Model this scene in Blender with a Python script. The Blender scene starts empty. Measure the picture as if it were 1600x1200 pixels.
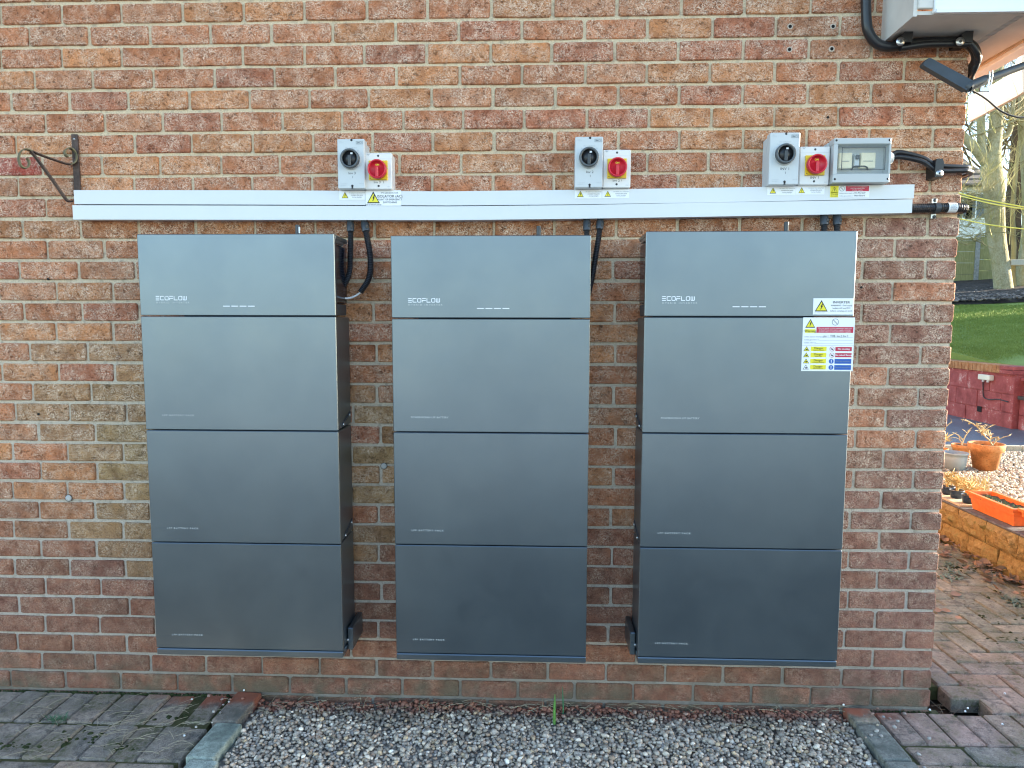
import bpy, bmesh, math, random
from mathutils import Vector, Matrix, noise

# ------------------------------------------------------------------ camera, sky, sun, exposure
SC = bpy.context.scene
COL = SC.collection
CAMP = Vector((0.0309, -2.5459, 1.4916))
CM = Matrix(((0.99932607, 0.03665182, 0.00201266),
             (-0.03630917, 0.99505834, -0.09241510),
             (-0.00538989, 0.09227974, 0.99571853)))       # rows: right, forward, up
FPX = 1070.0                                                # focal length in pixels of a 1600 wide frame
cd = bpy.data.cameras.new("camera")
cd.sensor_fit = 'HORIZONTAL'; cd.sensor_width = 36.0; cd.lens = FPX/1600*36
cd.clip_start = 0.05; cd.clip_end = 800
cam = bpy.data.objects.new("camera", cd); COL.objects.link(cam)
rot = Matrix((CM[0], CM[2], -CM[1])).transposed()
cam.matrix_world = Matrix.Translation(CAMP) @ rot.to_4x4()
SC.camera = cam

SUN_EL = math.radians(12)
SUN_AZ_VEC = Vector((0.99, 0.125, 0)).normalized()           # horizontal direction towards the sun
to_sun = Vector((SUN_AZ_VEC.x*math.cos(SUN_EL), SUN_AZ_VEC.y*math.cos(SUN_EL), math.sin(SUN_EL)))
w = bpy.data.worlds.new("World"); SC.world = w; w.use_nodes = True
nt = w.node_tree
bg = nt.nodes['Background']
sky = nt.nodes.new('ShaderNodeTexSky'); sky.sky_type = 'NISHITA'; sky.sun_disc = False
sky.sun_elevation = SUN_EL; sky.sun_rotation = math.atan2(SUN_AZ_VEC.x, SUN_AZ_VEC.y)
sky.air_density = 1.0; sky.dust_density = 0.6; sky.ozone_density = 1.6
nt.links.new(sky.outputs[0], bg.inputs['Color']); bg.inputs['Strength'].default_value = 0.15
ld = bpy.data.lights.new("sun", 'SUN'); ld.energy = 5.0; ld.angle = math.radians(0.5); ld.color = (1.0, 0.88, 0.70)
sun = bpy.data.objects.new("sun", ld); COL.objects.link(sun)
sun.rotation_euler = to_sun.to_track_quat('Z', 'Y').to_euler()
SC.view_settings.view_transform = 'Standard'; SC.view_settings.look = 'None'
SC.view_settings.exposure = 2.45; SC.view_settings.gamma = 1.0
SC.cycles.use_denoising = True
try: SC.cycles.denoising_input_passes = 'RGB_ALBEDO_NORMAL'; SC.cycles.denoising_prefilter = 'ACCURATE'
except Exception: pass
SC.cycles.max_bounces = 8
SC.cycles.pixel_filter_type = 'BLACKMAN_HARRIS'; SC.cycles.filter_width = 1.15

def px(x, y, X=None, Y=None, Z=None):
    """point of the place seen at pixel x, y of the photograph, on one of the planes X, Y or Z"""
    d = CM.transposed() @ Vector(((x-800)/FPX, 1, -(y-600)/FPX))
    if X is not None: t = (X-CAMP.x)/d.x
    elif Y is not None: t = (Y-CAMP.y)/d.y
    else: t = (Z-CAMP.z)/d.z
    return CAMP + d*t
def proj(P):
    q = CM @ (Vector(P)-CAMP)
    if q.y < 0.05: return (-9999, -9999)
    return 800+FPX*q.x/q.y, 600-FPX*q.z/q.y

# ------------------------------------------------------------------ object helpers
def tag(o, label=None, cat=None, group=None, kind=None):
    if label: o['label'] = label
    if cat: o['category'] = cat
    if group: o['group'] = group
    if kind: o['kind'] = kind
    return o
def empty(name, loc=(0,0,0), label=None, cat=None, group=None):
    o = bpy.data.objects.new(name, None); COL.objects.link(o); o.location = loc
    o.empty_display_size = 0.05
    return tag(o, label, cat, group)
def link(name, me, parent=None, mat=None):
    o = bpy.data.objects.new(name, me); COL.objects.link(o)
    if mat is not None and len(me.materials) == 0: me.materials.append(mat)
    if parent is not None:
        o.parent = parent
        if parent.get('_loc') is None: pass
    return o
class MB:
    """collects shapes and links them as ONE mesh object (world coordinates; parents sit where they sit)"""
    def __init__(s): s.v = []; s.f = []; s.sm = []; s.col = []
    def add(s, verts, faces, smooth=False, col=None):
        n = len(s.v); s.v += [tuple(p) for p in verts]
        for f in faces:
            s.f.append(tuple(i+n for i in f)); s.sm.append(smooth); s.col.append(col)
        return s
    def box(s, x0, x1, y0, y1, z0, z1, c=0.0, M=None, col=None):
        x0, x1 = min(x0,x1), max(x0,x1); y0, y1 = min(y0,y1), max(y0,y1); z0, z1 = min(z0,z1), max(z0,z1)
        if c <= 0:
            v = [(x,y,z) for z in (z0,z1) for y in (y0,y1) for x in (x0,x1)]
            f = [(0,2,3,1),(4,5,7,6),(0,1,5,4),(2,6,7,3),(0,4,6,2),(1,3,7,5)]
        else:
            c = min(c, (x1-x0)/2.01, (y1-y0)/2.01, (z1-z0)/2.01)
            bm = bmesh.new(); bmesh.ops.create_cube(bm, size=1)
            for q in bm.verts:
                q.co = Vector(((x0+x1)/2+q.co.x*(x1-x0), (y0+y1)/2+q.co.y*(y1-y0), (z0+z1)/2+q.co.z*(z1-z0)))
            bmesh.ops.bevel(bm, geom=bm.edges[:], offset=c, segments=1 if c < 0.004 else 2, affect='EDGES', profile=0.5)
            bm.verts.index_update()
            v = [tuple(q.co) for q in bm.verts]; f = [tuple(q.index for q in ff.verts) for ff in bm.faces]; bm.free()
        if M is not None: v = [tuple(M @ Vector(p)) for p in v]
        return s.add(v, f, False, col)
    def tube(s, pts, r, n=8, cap=True, smooth=True, col=None):
        pts = [Vector(p) for p in pts]; m = len(pts)
        rr = r if isinstance(r, (list, tuple)) else [r]*m
        v = []; f = []
        t0 = (pts[1]-pts[0]).normalized()
        up = Vector((0,0,1)) if abs(t0.z) < 0.9 else Vector((0,1,0))
        a = t0.cross(up).normalized()
        for i, p in enumerate(pts):
            t = (pts[min(i+1,m-1)]-pts[max(i-1,0)])
            t = t.normalized() if t.length > 1e-9 else t0
            a = (a - t*a.dot(t)); a = a.normalized() if a.length > 1e-6 else t.orthogonal().normalized()
            b = t.cross(a)
            for k in range(n):
                an = 2*math.pi*k/n
                v.append(p + (a*math.cos(an)+b*math.sin(an))*rr[i])
        for i in range(m-1):
            for k in range(n):
                k2 = (k+1) % n
                f.append((i*n+k, i*n+k2, (i+1)*n+k2, (i+1)*n+k))
        s.add(v, f, smooth, col)
        if cap:
            s.add(v[:n], [tuple(range(n-1,-1,-1))], False, col); s.add(v[-n:], [tuple(range(n))], False, col)
        return s
    def ribbed(s, pts, r, pitch=0.006, depth=0.0016, n=10):
        """corrugated conduit"""
        P = resample(pts, pitch/2); return s.tube(P, [r if i % 2 else r-depth for i in range(len(P))], n, smooth=False)
    def lathe(s, prof, c=(0,0,0), n=24, axis='Z', smooth=True, col=None):
        """prof: list of (radius, height along axis)"""
        c = Vector(c); v = []; f = []; m = len(prof)
        for r, h in prof:
            for k in range(n):
                a = 2*math.pi*k/n; x, y = r*math.cos(a), r*math.sin(a)
                p = Vector((x,y,h)) if axis == 'Z' else (Vector((x,-h,y)) if axis == 'Y' else Vector((h,x,y)))
                v.append(c+p)
        for i in range(m-1):
            for k in range(n):
                k2 = (k+1) % n; f.append((i*n+k, i*n+k2, (i+1)*n+k2, (i+1)*n+k))
        return s.add(v, f, smooth, col)
    def prism(s, poly, y0, y1, M=None, col=None):
        """polygon in x, z between two y"""
        n = len(poly)
        v = [(x,y0,z) for x,z in poly]+[(x,y1,z) for x,z in poly]
        f = [tuple(range(n)), tuple(range(2*n-1,n-1,-1))]+[(i,i+n,(i+1)%n+n,(i+1)%n) for i in range(n)]
        if M is not None: v = [tuple(M @ Vector(p)) for p in v]
        return s.add(v, f, False, col)
    def strip(s, pts, half, th, col=None):
        """flat bar of section 2*half by th following pts that lie in one x-z-like plane; width vector given per call"""
        wv, pts = half, [Vector(p) for p in pts]; m = len(pts); v = []; f = []
        for i, p in enumerate(pts):
            t = (pts[min(i+1,m-1)]-pts[max(i-1,0)]).normalized(); nrm = t.cross(wv).normalized()*th/2
            v += [p-wv-nrm, p+wv-nrm, p+wv+nrm, p-wv+nrm]
        for i in range(m-1):
            for k in range(4): f.append((i*4+k, i*4+(k+1)%4, (i+1)*4+(k+1)%4, (i+1)*4+k))
        f += [(3,2,1,0), tuple(m*4-4+k for k in range(4))]
        return s.add(v, f, False, col)
    def mesh(s, name, mat=None, loc=None):
        me = bpy.data.meshes.new(name)
        v = s.v if loc is None else [(p[0]-loc[0],p[1]-loc[1],p[2]-loc[2]) for p in s.v]
        me.from_pydata(v, [], s.f); me.polygons.foreach_set('use_smooth', s.sm)
        if any(c is not None for c in s.col):
            at = me.attributes.new('tone', 'FLOAT_COLOR', 'FACE')
            at.data.foreach_set('color', [q for c in s.col for q in ((*c, 1.0) if c else (0,0,0,1))])
        if mat: me.materials.append(mat)
        me.update(); fixn(me)
        return me
    def build(s, name, mat, parent=None, loc=None):
        """world coordinates in; child keeps its place under the parent"""
        base = Vector(loc) if loc is not None else (Vector(wloc(parent)) if parent is not None else None)
        me = s.mesh(name, mat, base)
        o = bpy.data.objects.new(name, me); COL.objects.link(o)
        if parent is not None:
            o.parent = parent; o.location = base - Vector(wloc(parent))
        elif base is not None: o.location = base
        return o
def fixn(me):
    bm = bmesh.new(); bm.from_mesh(me); bmesh.ops.recalc_face_normals(bm, faces=bm.faces[:]); bm.to_mesh(me); bm.free()
def wloc(o):
    l = Vector((0,0,0))
    while o is not None: l = l + o.location; o = o.parent
    return l
def resample(pts, step):
    pts = smoothpath([Vector(p) for p in pts], 8); out = [pts[0]]; acc = 0
    for a, b in zip(pts, pts[1:]):
        L = (b-a).length; d = step-acc
        while d <= L:
            out.append(a+(b-a)*(d/L)); d += step
        acc = L-(d-step)
    return out
def smoothpath(pts, k=6):
    pts = [Vector(p) for p in pts]
    if len(pts) < 3: return [pts[0]+(pts[1]-pts[0])*(i/k) for i in range(k+1)]
    out = []; P = [pts[0]*2-pts[1]]+pts+[pts[-1]*2-pts[-2]]
    for i in range(1, len(P)-2):
        a, b, c, d = P[i-1], P[i], P[i+1], P[i+2]
        for j in range(k):
            t = j/k
            out.append(0.5*((2*b)+(c-a)*t+(2*a-5*b+4*c-d)*t*t+(3*b-a-3*c+d)*t*t*t))
    out.append(pts[-1]); return out

def text_mb(mb_, body, x, z, size, y, align='LEFT', sx=1.0, bold=0.0, spacing=1.0):
    """flat lettering on a plane facing -Y, baseline at x, z; size is the capital height in metres"""
    cu = bpy.data.curves.new('lettering', 'FONT'); cu.body = body; cu.size = size/0.69; cu.align_x = align
    cu.resolution_u = 2; cu.offset = bold; cu.space_character = spacing
    o = bpy.data.objects.new('lettering', cu)
    me = bpy.data.meshes.new_from_object(o)
    v = [(x+p.co.x*sx, y, z+p.co.y) for p in me.vertices]
    mb_.add(v, [tuple(p.vertices) for p in me.polygons])
    bpy.data.objects.remove(o); bpy.data.curves.remove(cu); bpy.data.meshes.remove(me)
    return mb_

# ------------------------------------------------------------------ materials
class NM:
    def __init__(s, name):
        s.m = bpy.data.materials.new(name); s.m.use_nodes = True; s.t = s.m.node_tree
        s.b = s.t.nodes['Principled BSDF']
    def n(s, typ, **kw):
        o = s.t.nodes.new(typ)
        for k, v in kw.items():
            if k in o.inputs.keys() if isinstance(k, str) else False: pass
            setattr(o, k, v)
        return o
    def l(s, a, b): s.t.links.new(a, b)
    def pos(s, kind='Position'):
        if kind == 'Object': return s.n('ShaderNodeTexCoord').outputs['Object']
        return s.n('ShaderNodeNewGeometry').outputs['Position']
    def noise(s, scale, detail=4, rough=0.55, dist=0.0, vec=None, stretch=None, out='Fac'):
        o = s.n('ShaderNodeTexNoise'); o.inputs['Scale'].default_value = scale; o.inputs['Detail'].default_value = detail
        o.inputs['Roughness'].default_value = rough; o.inputs['Distortion'].default_value = dist
        vec = vec or s.pos()
        if stretch:
            mp = s.n('ShaderNodeMapping'); mp.inputs['Scale'].default_value = stretch; s.l(vec, mp.inputs['Vector']); vec = mp.outputs[0]
        s.l(vec, o.inputs['Vector']); return o.outputs[out]
    def ramp(s, fac, *stops, interp='LINEAR'):
        o = s.n('ShaderNodeValToRGB'); e = o.color_ramp.elements; o.color_ramp.interpolation = interp
        while len(e) < len(stops): e.new(0.5)
        for q, (p, c) in zip(e, stops):
            q.position = p; q.color = (*c, 1) if isinstance(c, tuple) else (c, c, c, 1)
        s.l(fac, o.inputs['Fac']); return o.outputs['Color']
    def mix(s, fac, a, b, mode='MIX'):
        o = s.n('ShaderNodeMix', data_type='RGBA', blend_type=mode); o.clamp_result = False
        for i, q in ((0, fac), (6, a), (7, b)):
            if hasattr(q, 'is_linked'): s.l(q, o.inputs[i])
            elif i == 0: o.inputs[0].default_value = q
            else: o.inputs[i].default_value = (*q, 1) if isinstance(q, tuple) else (q, q, q, 1)
        return o.outputs[2]
    def math(s, op, a, b=None, clamp=False):
        o = s.n('ShaderNodeMath', operation=op, use_clamp=clamp)
        for i, q in ((0, a), (1, b)):
            if q is None: continue
            if hasattr(q, 'is_linked'): s.l(q, o.inputs[i])
            else: o.inputs[i].default_value = q
        return o.outputs[0]
    def xyz(s, vec=None):
        o = s.n('ShaderNodeSeparateXYZ'); s.l(vec or s.pos(), o.inputs[0]); return o.outputs
    def bump(s, h, dist=0.002, strength=1.0, prev=None):
        o = s.n('ShaderNodeBump'); o.inputs['Distance'].default_value = dist; o.inputs['Strength'].default_value = strength
        s.l(h, o.inputs['Height'])
        if prev is not None: s.l(prev, o.inputs['Normal'])
        return o.outputs[0]
    def set(s, color=None, rough=0.6, metal=0.0, normal=None, spec=0.5, **kw):
        for nm, q in (('Base Color', color), ('Roughness', rough), ('Metallic', metal), ('Normal', normal), ('Specular IOR Level', spec)):
            if q is None: continue
            if hasattr(q, 'is_linked'): s.l(q, s.b.inputs[nm])
            elif isinstance(q, tuple): s.b.inputs[nm].default_value = (*q, 1)
            else: s.b.inputs[nm].default_value = q
        for k, v in kw.items(): s.b.inputs[k.replace('_', ' ')].default_value = v
        return s.m
def plain(name, col, rough=0.5, metal=0.0, var=0.06, scale=60, bump=0.0, spec=0.5, **kw):
    m = NM(name); a = m.noise(scale, 3); b = m.noise(scale*0.12, 3)
    f = m.math('ADD', m.math('MULTIPLY', a, 0.5), m.math('MULTIPLY', b, 0.5))
    lo = tuple(c*(1-var*2) for c in col); hi = tuple(min(1, c*(1+var*2)) for c in col)
    c = m.ramp(f, (0.3, lo), (0.7, hi))
    nrm = m.bump(a, bump) if bump else None
    return m.set(c, rough, metal, nrm, spec, **kw)
def tone(m):
    """colour carried by the object (single pieces) or by the 'tone' attribute (joined pieces)"""
    oi = m.n('ShaderNodeObjectInfo'); at = m.n('ShaderNodeAttribute', attribute_name='tone')
    return m.mix(1.0, oi.outputs['Color'], at.outputs['Color'], 'ADD')

def m_brick():
    m = NM('rustic brick'); P = m.pos(); X, Y, Z = m.xyz(P)
    base = tone(m)
    hz = m.ramp(m.math('DIVIDE', Z, 2.7), (0.10, 0.30), (0.42, 1.0))
    # dragged, creased face: short wavy ridges that catch pale dust, with dark crevices between
    warp = m.noise(70, 3, 0.6, vec=P, out='Color')
    pv = m.mix(0.011, P, warp, 'ADD')
    cre = m.noise(80, 2, 0.5, 1.2, vec=pv, stretch=(0.9, 0.9, 1.15))
    cre2 = m.noise(92, 1, 0.5, 2.4, vec=pv)
    fine = m.noise(300, 2, 0.6, vec=P)
    r1 = m.ramp(m.math('ABSOLUTE', m.math('SUBTRACT', cre, 0.53)), (0.0, 1.0), (0.016, 0.9), (0.036, 0.0))
    r2 = m.ramp(m.math('ABSOLUTE', m.math('SUBTRACT', cre2, 0.50)), (0.0, 1.0), (0.016, 0.9), (0.034, 0.0))
    patch = m.ramp(m.noise(14, 3, vec=P), (0.36, 0.10), (0.60, 1.0))
    fl = m.math('MAXIMUM', r1, r2)
    fl = m.math('MULTIPLY', m.math('MULTIPLY', fl, patch), hz)
    fl = m.math('MULTIPLY', fl, m.ramp(fine, (0.30, 0.25), (0.42, 1.0)))
    mott = m.ramp(m.noise(24, 4, vec=P), (0.30, (0.66, 0.60, 0.58)), (0.5, (1, 1, 1)), (0.72, (1.28, 1.24, 1.16)))
    c = m.mix(1.0, base, mott, 'MULTIPLY')
    dark = m.ramp(cre, (0.33, 0.35), (0.42, 1.0))
    c = m.mix(m.math('MULTIPLY', hz, 0.9), c, dark, 'MULTIPLY')
    c = m.mix(1.0, c, m.ramp(fine, (0.3, 0.75), (0.6, 1.15)), 'MULTIPLY')
    c = m.mix(m.math('MULTIPLY', fl, 0.88), c, (0.84, 0.66, 0.50))
    film = m.math('MULTIPLY', m.ramp(Z, (0.03, 1.0), (0.20, 0.0)), m.ramp(m.noise(9, 4, vec=P), (0.42, 0.0), (0.62, 0.8)))
    c = m.mix(film, c, (0.12, 0.115, 0.08))
    h = m.math('ADD', m.math('ADD', cre, m.math('MULTIPLY', cre2, 0.6)), m.math('MULTIPLY', fine, 0.3))
    b = m.bump(h, 0.006, 0.9)
    return m.set(c, 0.92, 0, b, 0.2)
def m_mortar():
    m = NM('sandy mortar'); P = m.pos(); X, Y, Z = m.xyz(P)
    n1 = m.noise(240, 4, 0.7, vec=P); n2 = m.noise(6, 4, vec=P); n3 = m.noise(40, 3, vec=P)
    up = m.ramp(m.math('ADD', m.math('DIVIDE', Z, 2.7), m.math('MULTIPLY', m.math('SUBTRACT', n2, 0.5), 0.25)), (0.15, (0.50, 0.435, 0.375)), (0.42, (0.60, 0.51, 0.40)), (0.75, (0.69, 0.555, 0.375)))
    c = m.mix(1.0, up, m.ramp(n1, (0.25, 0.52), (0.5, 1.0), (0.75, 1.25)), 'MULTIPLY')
    c = m.mix(m.ramp(n3, (0.54, 0.0), (0.70, 0.55)), c, (0.28, 0.23, 0.18))
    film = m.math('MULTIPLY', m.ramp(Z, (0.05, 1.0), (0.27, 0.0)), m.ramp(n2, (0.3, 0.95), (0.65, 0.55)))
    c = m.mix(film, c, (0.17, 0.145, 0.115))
    b = m.bump(m.math('ADD', n1, m.math('MULTIPLY', n3, 1.2)), 0.004, 0.9)
    return m.set(c, 0.95, 0, b, 0.2)
def m_metal():
    m = NM('satin grey painted metal'); P = m.pos()
    f = m.noise(900, 2, vec=P); g = m.noise(2.2, 4, 0.6, vec=P); s = m.noise(5, 6, 0.72, 0.6, vec=P)
    c = m.ramp(g, (0.3, (0.158, 0.196, 0.232)), (0.7, (0.196, 0.236, 0.268)))
    r = m.math('ADD', m.math('MULTIPLY', s, 0.14), 0.27)
    b = m.bump(f, 0.0003, 0.25)
    return m.set(c, r, 0.92, b, 0.5)
def m_paver():
    m = NM('worn block paving'); P = m.pos(); X, Y, Z = m.xyz(P)
    base = tone(m); a = m.noise(48, 6, 0.75, vec=P); g = m.noise(330, 3, 0.65, vec=P); l = m.noise(7, 4, vec=P); k = m.noise(17, 5, 0.7, vec=P)
    c = m.mix(1.0, base, m.ramp(a, (0.30, 0.42), (0.5, 1.0), (0.72, 1.45)), 'MULTIPLY')
    c = m.mix(m.ramp(k, (0.52, 0.0), (0.64, 0.65)), c, (0.075, 0.070, 0.066))
    c = m.mix(m.ramp(g, (0.57, 0.0), (0.66, 0.8)), c, (0.44, 0.41, 0.37))
    c = m.mix(m.ramp(g, (0.33, 0.75), (0.42, 0.0)), c, (0.035, 0.034, 0.032))
    moss = m.math('MULTIPLY', m.ramp(l, (0.46, 0.0), (0.62, 1.0)), m.ramp(a, (0.44, 0.0), (0.58, 0.85)))
    c = m.mix(moss, c, (0.085, 0.09, 0.04))
    dust = dustmask(m, P, X, Y)
    c = m.mix(dust, c, m.mix(1.0, (0.38, 0.12, 0.07), m.ramp(a, (0.2, 0.7), (0.8, 1.25)), 'MULTIPLY'))
    return m.set(c, 0.95, 0, m.bump(m.math('ADD', m.math('ADD', a, k), m.math('MULTIPLY', g, 0.5)), 0.006, 0.9), 0.15)
def dustmask(m, P, X, Y):
    """red brick dust that fell along the foot of the wall under the drillings"""
    n = m.noise(11, 4, 0.6, vec=P)
    d = m.ramp(m.math('ADD', Y, m.math('MULTIPLY', m.math('SUBTRACT', n, 0.5), 0.16)), (0.0, 0.0), (1.0, 1.0))
    e = m.math('ADD', Y, m.math('MULTIPLY', m.math('SUBTRACT', n, 0.5), 0.20))
    e = m.math('MULTIPLY', m.math('ADD', e, 0.095), 20.0, True)
    f = m.math('MULTIPLY', m.math('ADD', X, 1.60), 3.0, True); g = m.math('MULTIPLY', m.math('SUBTRACT', 1.48, X), 5.0, True)
    return m.math('MULTIPLY', m.math('MULTIPLY', e, 0.88), m.math('MULTIPLY', f, g))
def m_pebble(dust=True, name='mixed pebbles'):
    m = NM(name); P = m.pos(); X, Y, Z = m.xyz(P)
    base = tone(m); a = m.noise(160, 4, 0.65, vec=P)
    c = m.mix(1.0, base, m.ramp(a, (0.3, 0.72), (0.7, 1.22)), 'MULTIPLY')
    if dust: c = m.mix(m.math('MULTIPLY', dustmask(m, P, X, Y), 0.9), c, (0.30, 0.10, 0.06))
    return m.set(c, 0.72, 0, m.bump(a, 0.001, 0.6), 0.35)
def m_stone(name, cols, scale=30, bump=0.006, rough=0.9, moss=None):
    m = NM(name); P = m.pos(); a = m.noise(scale, 6, 0.68, vec=P); g = m.noise(scale*7, 3, 0.6, vec=P); l = m.noise(scale*0.2, 3, vec=P)
    f = m.math('ADD', m.math('MULTIPLY', a, 0.7), m.math('MULTIPLY', l, 0.3))
    c = m.ramp(f, (0.34, cols[0]), (0.5, cols[1]), (0.64, cols[2]))
    c = m.mix(m.ramp(g, (0.3, 0.45), (0.45, 0.0)), c, tuple(q*0.35 for q in cols[0]))
    if moss: c = m.mix(m.math('MULTIPLY', m.ramp(l, (0.45, 0.0), (0.6, 1.0)), m.ramp(a, (0.45, 0.0), (0.6, 0.9))), c, moss)
    return m.set(c, rough, 0, m.bump(m.math('ADD', a, m.math('MULTIPLY', g, 0.3)), bump, 0.9), 0.25)
def m_kerb():
    m = NM('weathered kerb block'); P = m.pos(); X, Y, Z = m.xyz(P)
    base = tone(m)
    a = m.noise(40, 6, 0.75, vec=P); g = m.noise(260, 3, 0.6, vec=P); l = m.noise(9, 3, vec=P)
    c = m.mix(1.0, base, m.ramp(a, (0.3, 0.45), (0.7, 1.5)), 'MULTIPLY')
    c = m.mix(m.ramp(g, (0.33, 0.6), (0.43, 0.0)), c, (0.04, 0.045, 0.04))
    c = m.mix(m.ramp(g, (0.58, 0.0), (0.68, 0.55)), c, (0.42, 0.44, 0.40))
    c = m.mix(m.ramp(l, (0.45, 0.0), (0.65, 0.6)), c, (0.085, 0.10, 0.085))
    c = m.mix(dustmask(m, P, X, Y), c, (0.34, 0.105, 0.06))
    return m.set(c, 0.9, 0, m.bump(m.math('ADD', a, g), 0.003, 0.8), 0.25)
def m_wood(name, a_, b_, axis=(40, 40, 2.5)):
    m = NM(name); g = m.noise(3, 5, 0.65, 1.0, vec=m.pos(), stretch=axis); l = m.noise(2, 3)
    f = m.math('ADD', m.math('MULTIPLY', g, 0.75), m.math('MULTIPLY', l, 0.25))
    return m.set(m.ramp(f, (0.32, a_), (0.68, b_)), 0.88, 0, m.bump(g, 0.004, 0.7), 0.2)
def m_bark():
    m = NM('pale lichened bark'); P = m.pos(); a = m.noise(5, 5, 0.7, vec=P, stretch=(1,1,0.35)); g = m.noise(34, 4, 0.65, vec=P, stretch=(1,1,0.6)); l = m.noise(1.1, 4, vec=P)
    c = m.ramp(m.math('ADD', m.math('MULTIPLY', a, 0.55), m.math('MULTIPLY', g, 0.45)), (0.32, (0.17, 0.14, 0.065)), (0.5, (0.37, 0.33, 0.20)), (0.68, (0.52, 0.48, 0.36)))
    c = m.mix(m.ramp(l, (0.42, 0.0), (0.66, 0.55)), c, (0.30, 0.26, 0.08))
    return m.set(c, 0.9, 0, m.bump(m.math('ADD', a, g), 0.03, 0.7), 0.2)
def m_grass():
    m = NM('short lawn'); P = m.pos(); a = m.noise(3.2, 4, 0.6, vec=P); g = m.noise(60, 4, 0.7, vec=P); o = tone(m)
    f = m.math('ADD', m.math('MULTIPLY', a, 0.5), m.math('MULTIPLY', g, 0.5))
    c = m.ramp(f, (0.32, (0.15, 0.20, 0.040)), (0.5, (0.20, 0.265, 0.055)), (0.68, (0.26, 0.32, 0.08)))
    return m.set(c, 0.8, 0, m.bump(g, 0.02, 0.8), 0.25)
def m_translucent(name, col, rough=0.45):
    m = NM(name); a = m.noise(30, 3)
    c = m.ramp(a, (0.3, tuple(q*0.88 for q in col)), (0.7, tuple(min(1, q*1.1) for q in col)))
    return m.set(c, rough, 0, None, 0.4, Subsurface_Weight=0.25, Subsurface_Scale=0.02)

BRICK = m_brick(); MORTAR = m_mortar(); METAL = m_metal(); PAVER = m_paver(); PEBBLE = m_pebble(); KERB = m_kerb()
PVC = plain('white trunking plastic', (0.66, 0.675, 0.675), 0.38, var=0.015, scale=8)
GREYP = plain('pale grey isolator plastic', (0.55, 0.575, 0.575), 0.42, var=0.015, scale=12)
GREYP2 = plain('mid grey enclosure plastic', (0.47, 0.49, 0.485), 0.42, var=0.02, scale=12)
WHITEP = plain('white isolator plastic', (0.72, 0.715, 0.69), 0.4, var=0.015, scale=12)
BLACKP = plain('black plastic', (0.014, 0.014, 0.016), 0.35, var=0.1)
GLOSSB = plain('gloss black cover', (0.012, 0.014, 0.022), 0.14, var=0.05)
DGREY = plain('dark grey plastic', (0.045, 0.050, 0.055), 0.45, var=0.08)
MGREY = plain('knob ring grey', (0.09, 0.10, 0.105), 0.4, var=0.06)
RED = plain('red switch plastic', (0.62, 0.018, 0.035), 0.33, var=0.04)
YEL = plain('yellow switch plate', (0.80, 0.53, 0.012), 0.45, var=0.03)
STICK = plain('white sticker vinyl', (0.80, 0.82, 0.84), 0.32, var=0.01)
P_BLK = plain('black print', (0.02, 0.02, 0.022), 0.5, var=0.0)
P_GRY = plain('grey print', (0.24, 0.27, 0.29), 0.5, var=0.0)
P_PALE = plain('pale raised lettering', (0.45, 0.48, 0.49), 0.5, var=0.0)
P_RED = plain('red print', (0.52, 0.02, 0.06), 0.45, var=0.0)
P_BLUE = plain('blue print', (0.012, 0.10, 0.42), 0.45, var=0.0)
P_YEL = plain('yellow print', (0.80, 0.70, 0.03), 0.45, var=0.0)
P_WHT = plain('white print', (0.82, 0.84, 0.86), 0.45, var=0.0)
STEEL = plain('zinc screw steel', (0.55, 0.55, 0.54), 0.35, 1.0, var=0.08, scale=300)
IRON = plain('rusty black iron', (0.070, 0.044, 0.034), 0.7, 0.1, var=0.35, scale=90, bump=0.0015)
IRONG = plain('green weathered iron', (0.15, 0.13, 0.07), 0.7, 0.2, var=0.3, scale=90, bump=0.0015)

# ------------------------------------------------------------------ the house wall: every brick its own piece
RZ = 2.638; CH = 0.07702                     # top joint, course height
XC = 1.535                                   # right corner of the house
rng = random.Random(7)
wall = empty('house_wall', (0, 0, 0), 'red brown rustic brick house wall with sandy mortar behind the grey battery cabinets', 'wall')
def brick_mesh(w_, h_, d_, seed, end=False):
    r = random.Random(seed); a, b = w_/2, h_/2
    j = lambda s: r.uniform(-s, s)
    def cc(): return r.uniform(0.002, 0.0085)
    o = []
    cs = [cc() for _ in range(8)]
    o += [(-a+cs[0]+j(.001), -b+j(.0012)), (j(a*.4), -b+j(.0016)), (a-cs[1], -b+j(.0012)), (a+j(.001), -b+cs[2]),
          (a+j(.0012), b-cs[3]), (a-cs[4], b+j(.0012)), (j(a*.4), b+j(.0016)), (-a+cs[5], b+j(.0012)), (-a+j(.001), b-cs[6]), (-a+j(.0012), -b+cs[7])]
    n = len(o); v = []
    for k, (ins, y) in enumerate(((0.0028, -0.0022), (0.0, 0.0012), (0.0, d_))):
        for (x, z) in o:
            sx = 1-ins/a; sz = 1-ins/b
            v.append((x*sx, y+(j(.0008) if k == 0 else 0), z*sz))
    f = [tuple(range(n))]+[(q, q+n, (q+1) % n+n, (q+1) % n) for q in range(n)]+[(q+n, q+2*n, (q+1) % n+2*n, (q+1) % n+n) for q in range(n)]
    return v, f
LEFTP = {0:95.4,1:46.5,2:95.4,3:52.5,4:108.6,5:70.8,6:25.2,7:159,8:28,9:72.6,10:34.5,11:73.2,12:31,13:87,14:38,15:87,16:47,17:90.6,18:52.5,
         19:109.5,20:61,21:105.6,22:65,23:106.5,24:61.5,25:107,26:64.5,27:109,28:71,29:115.5,30:69,31:112.5,32:63.6,33:102.6}
def mixc(a, b, t): return tuple(p+(q-p)*t for p, q in zip(a, b))
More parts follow.
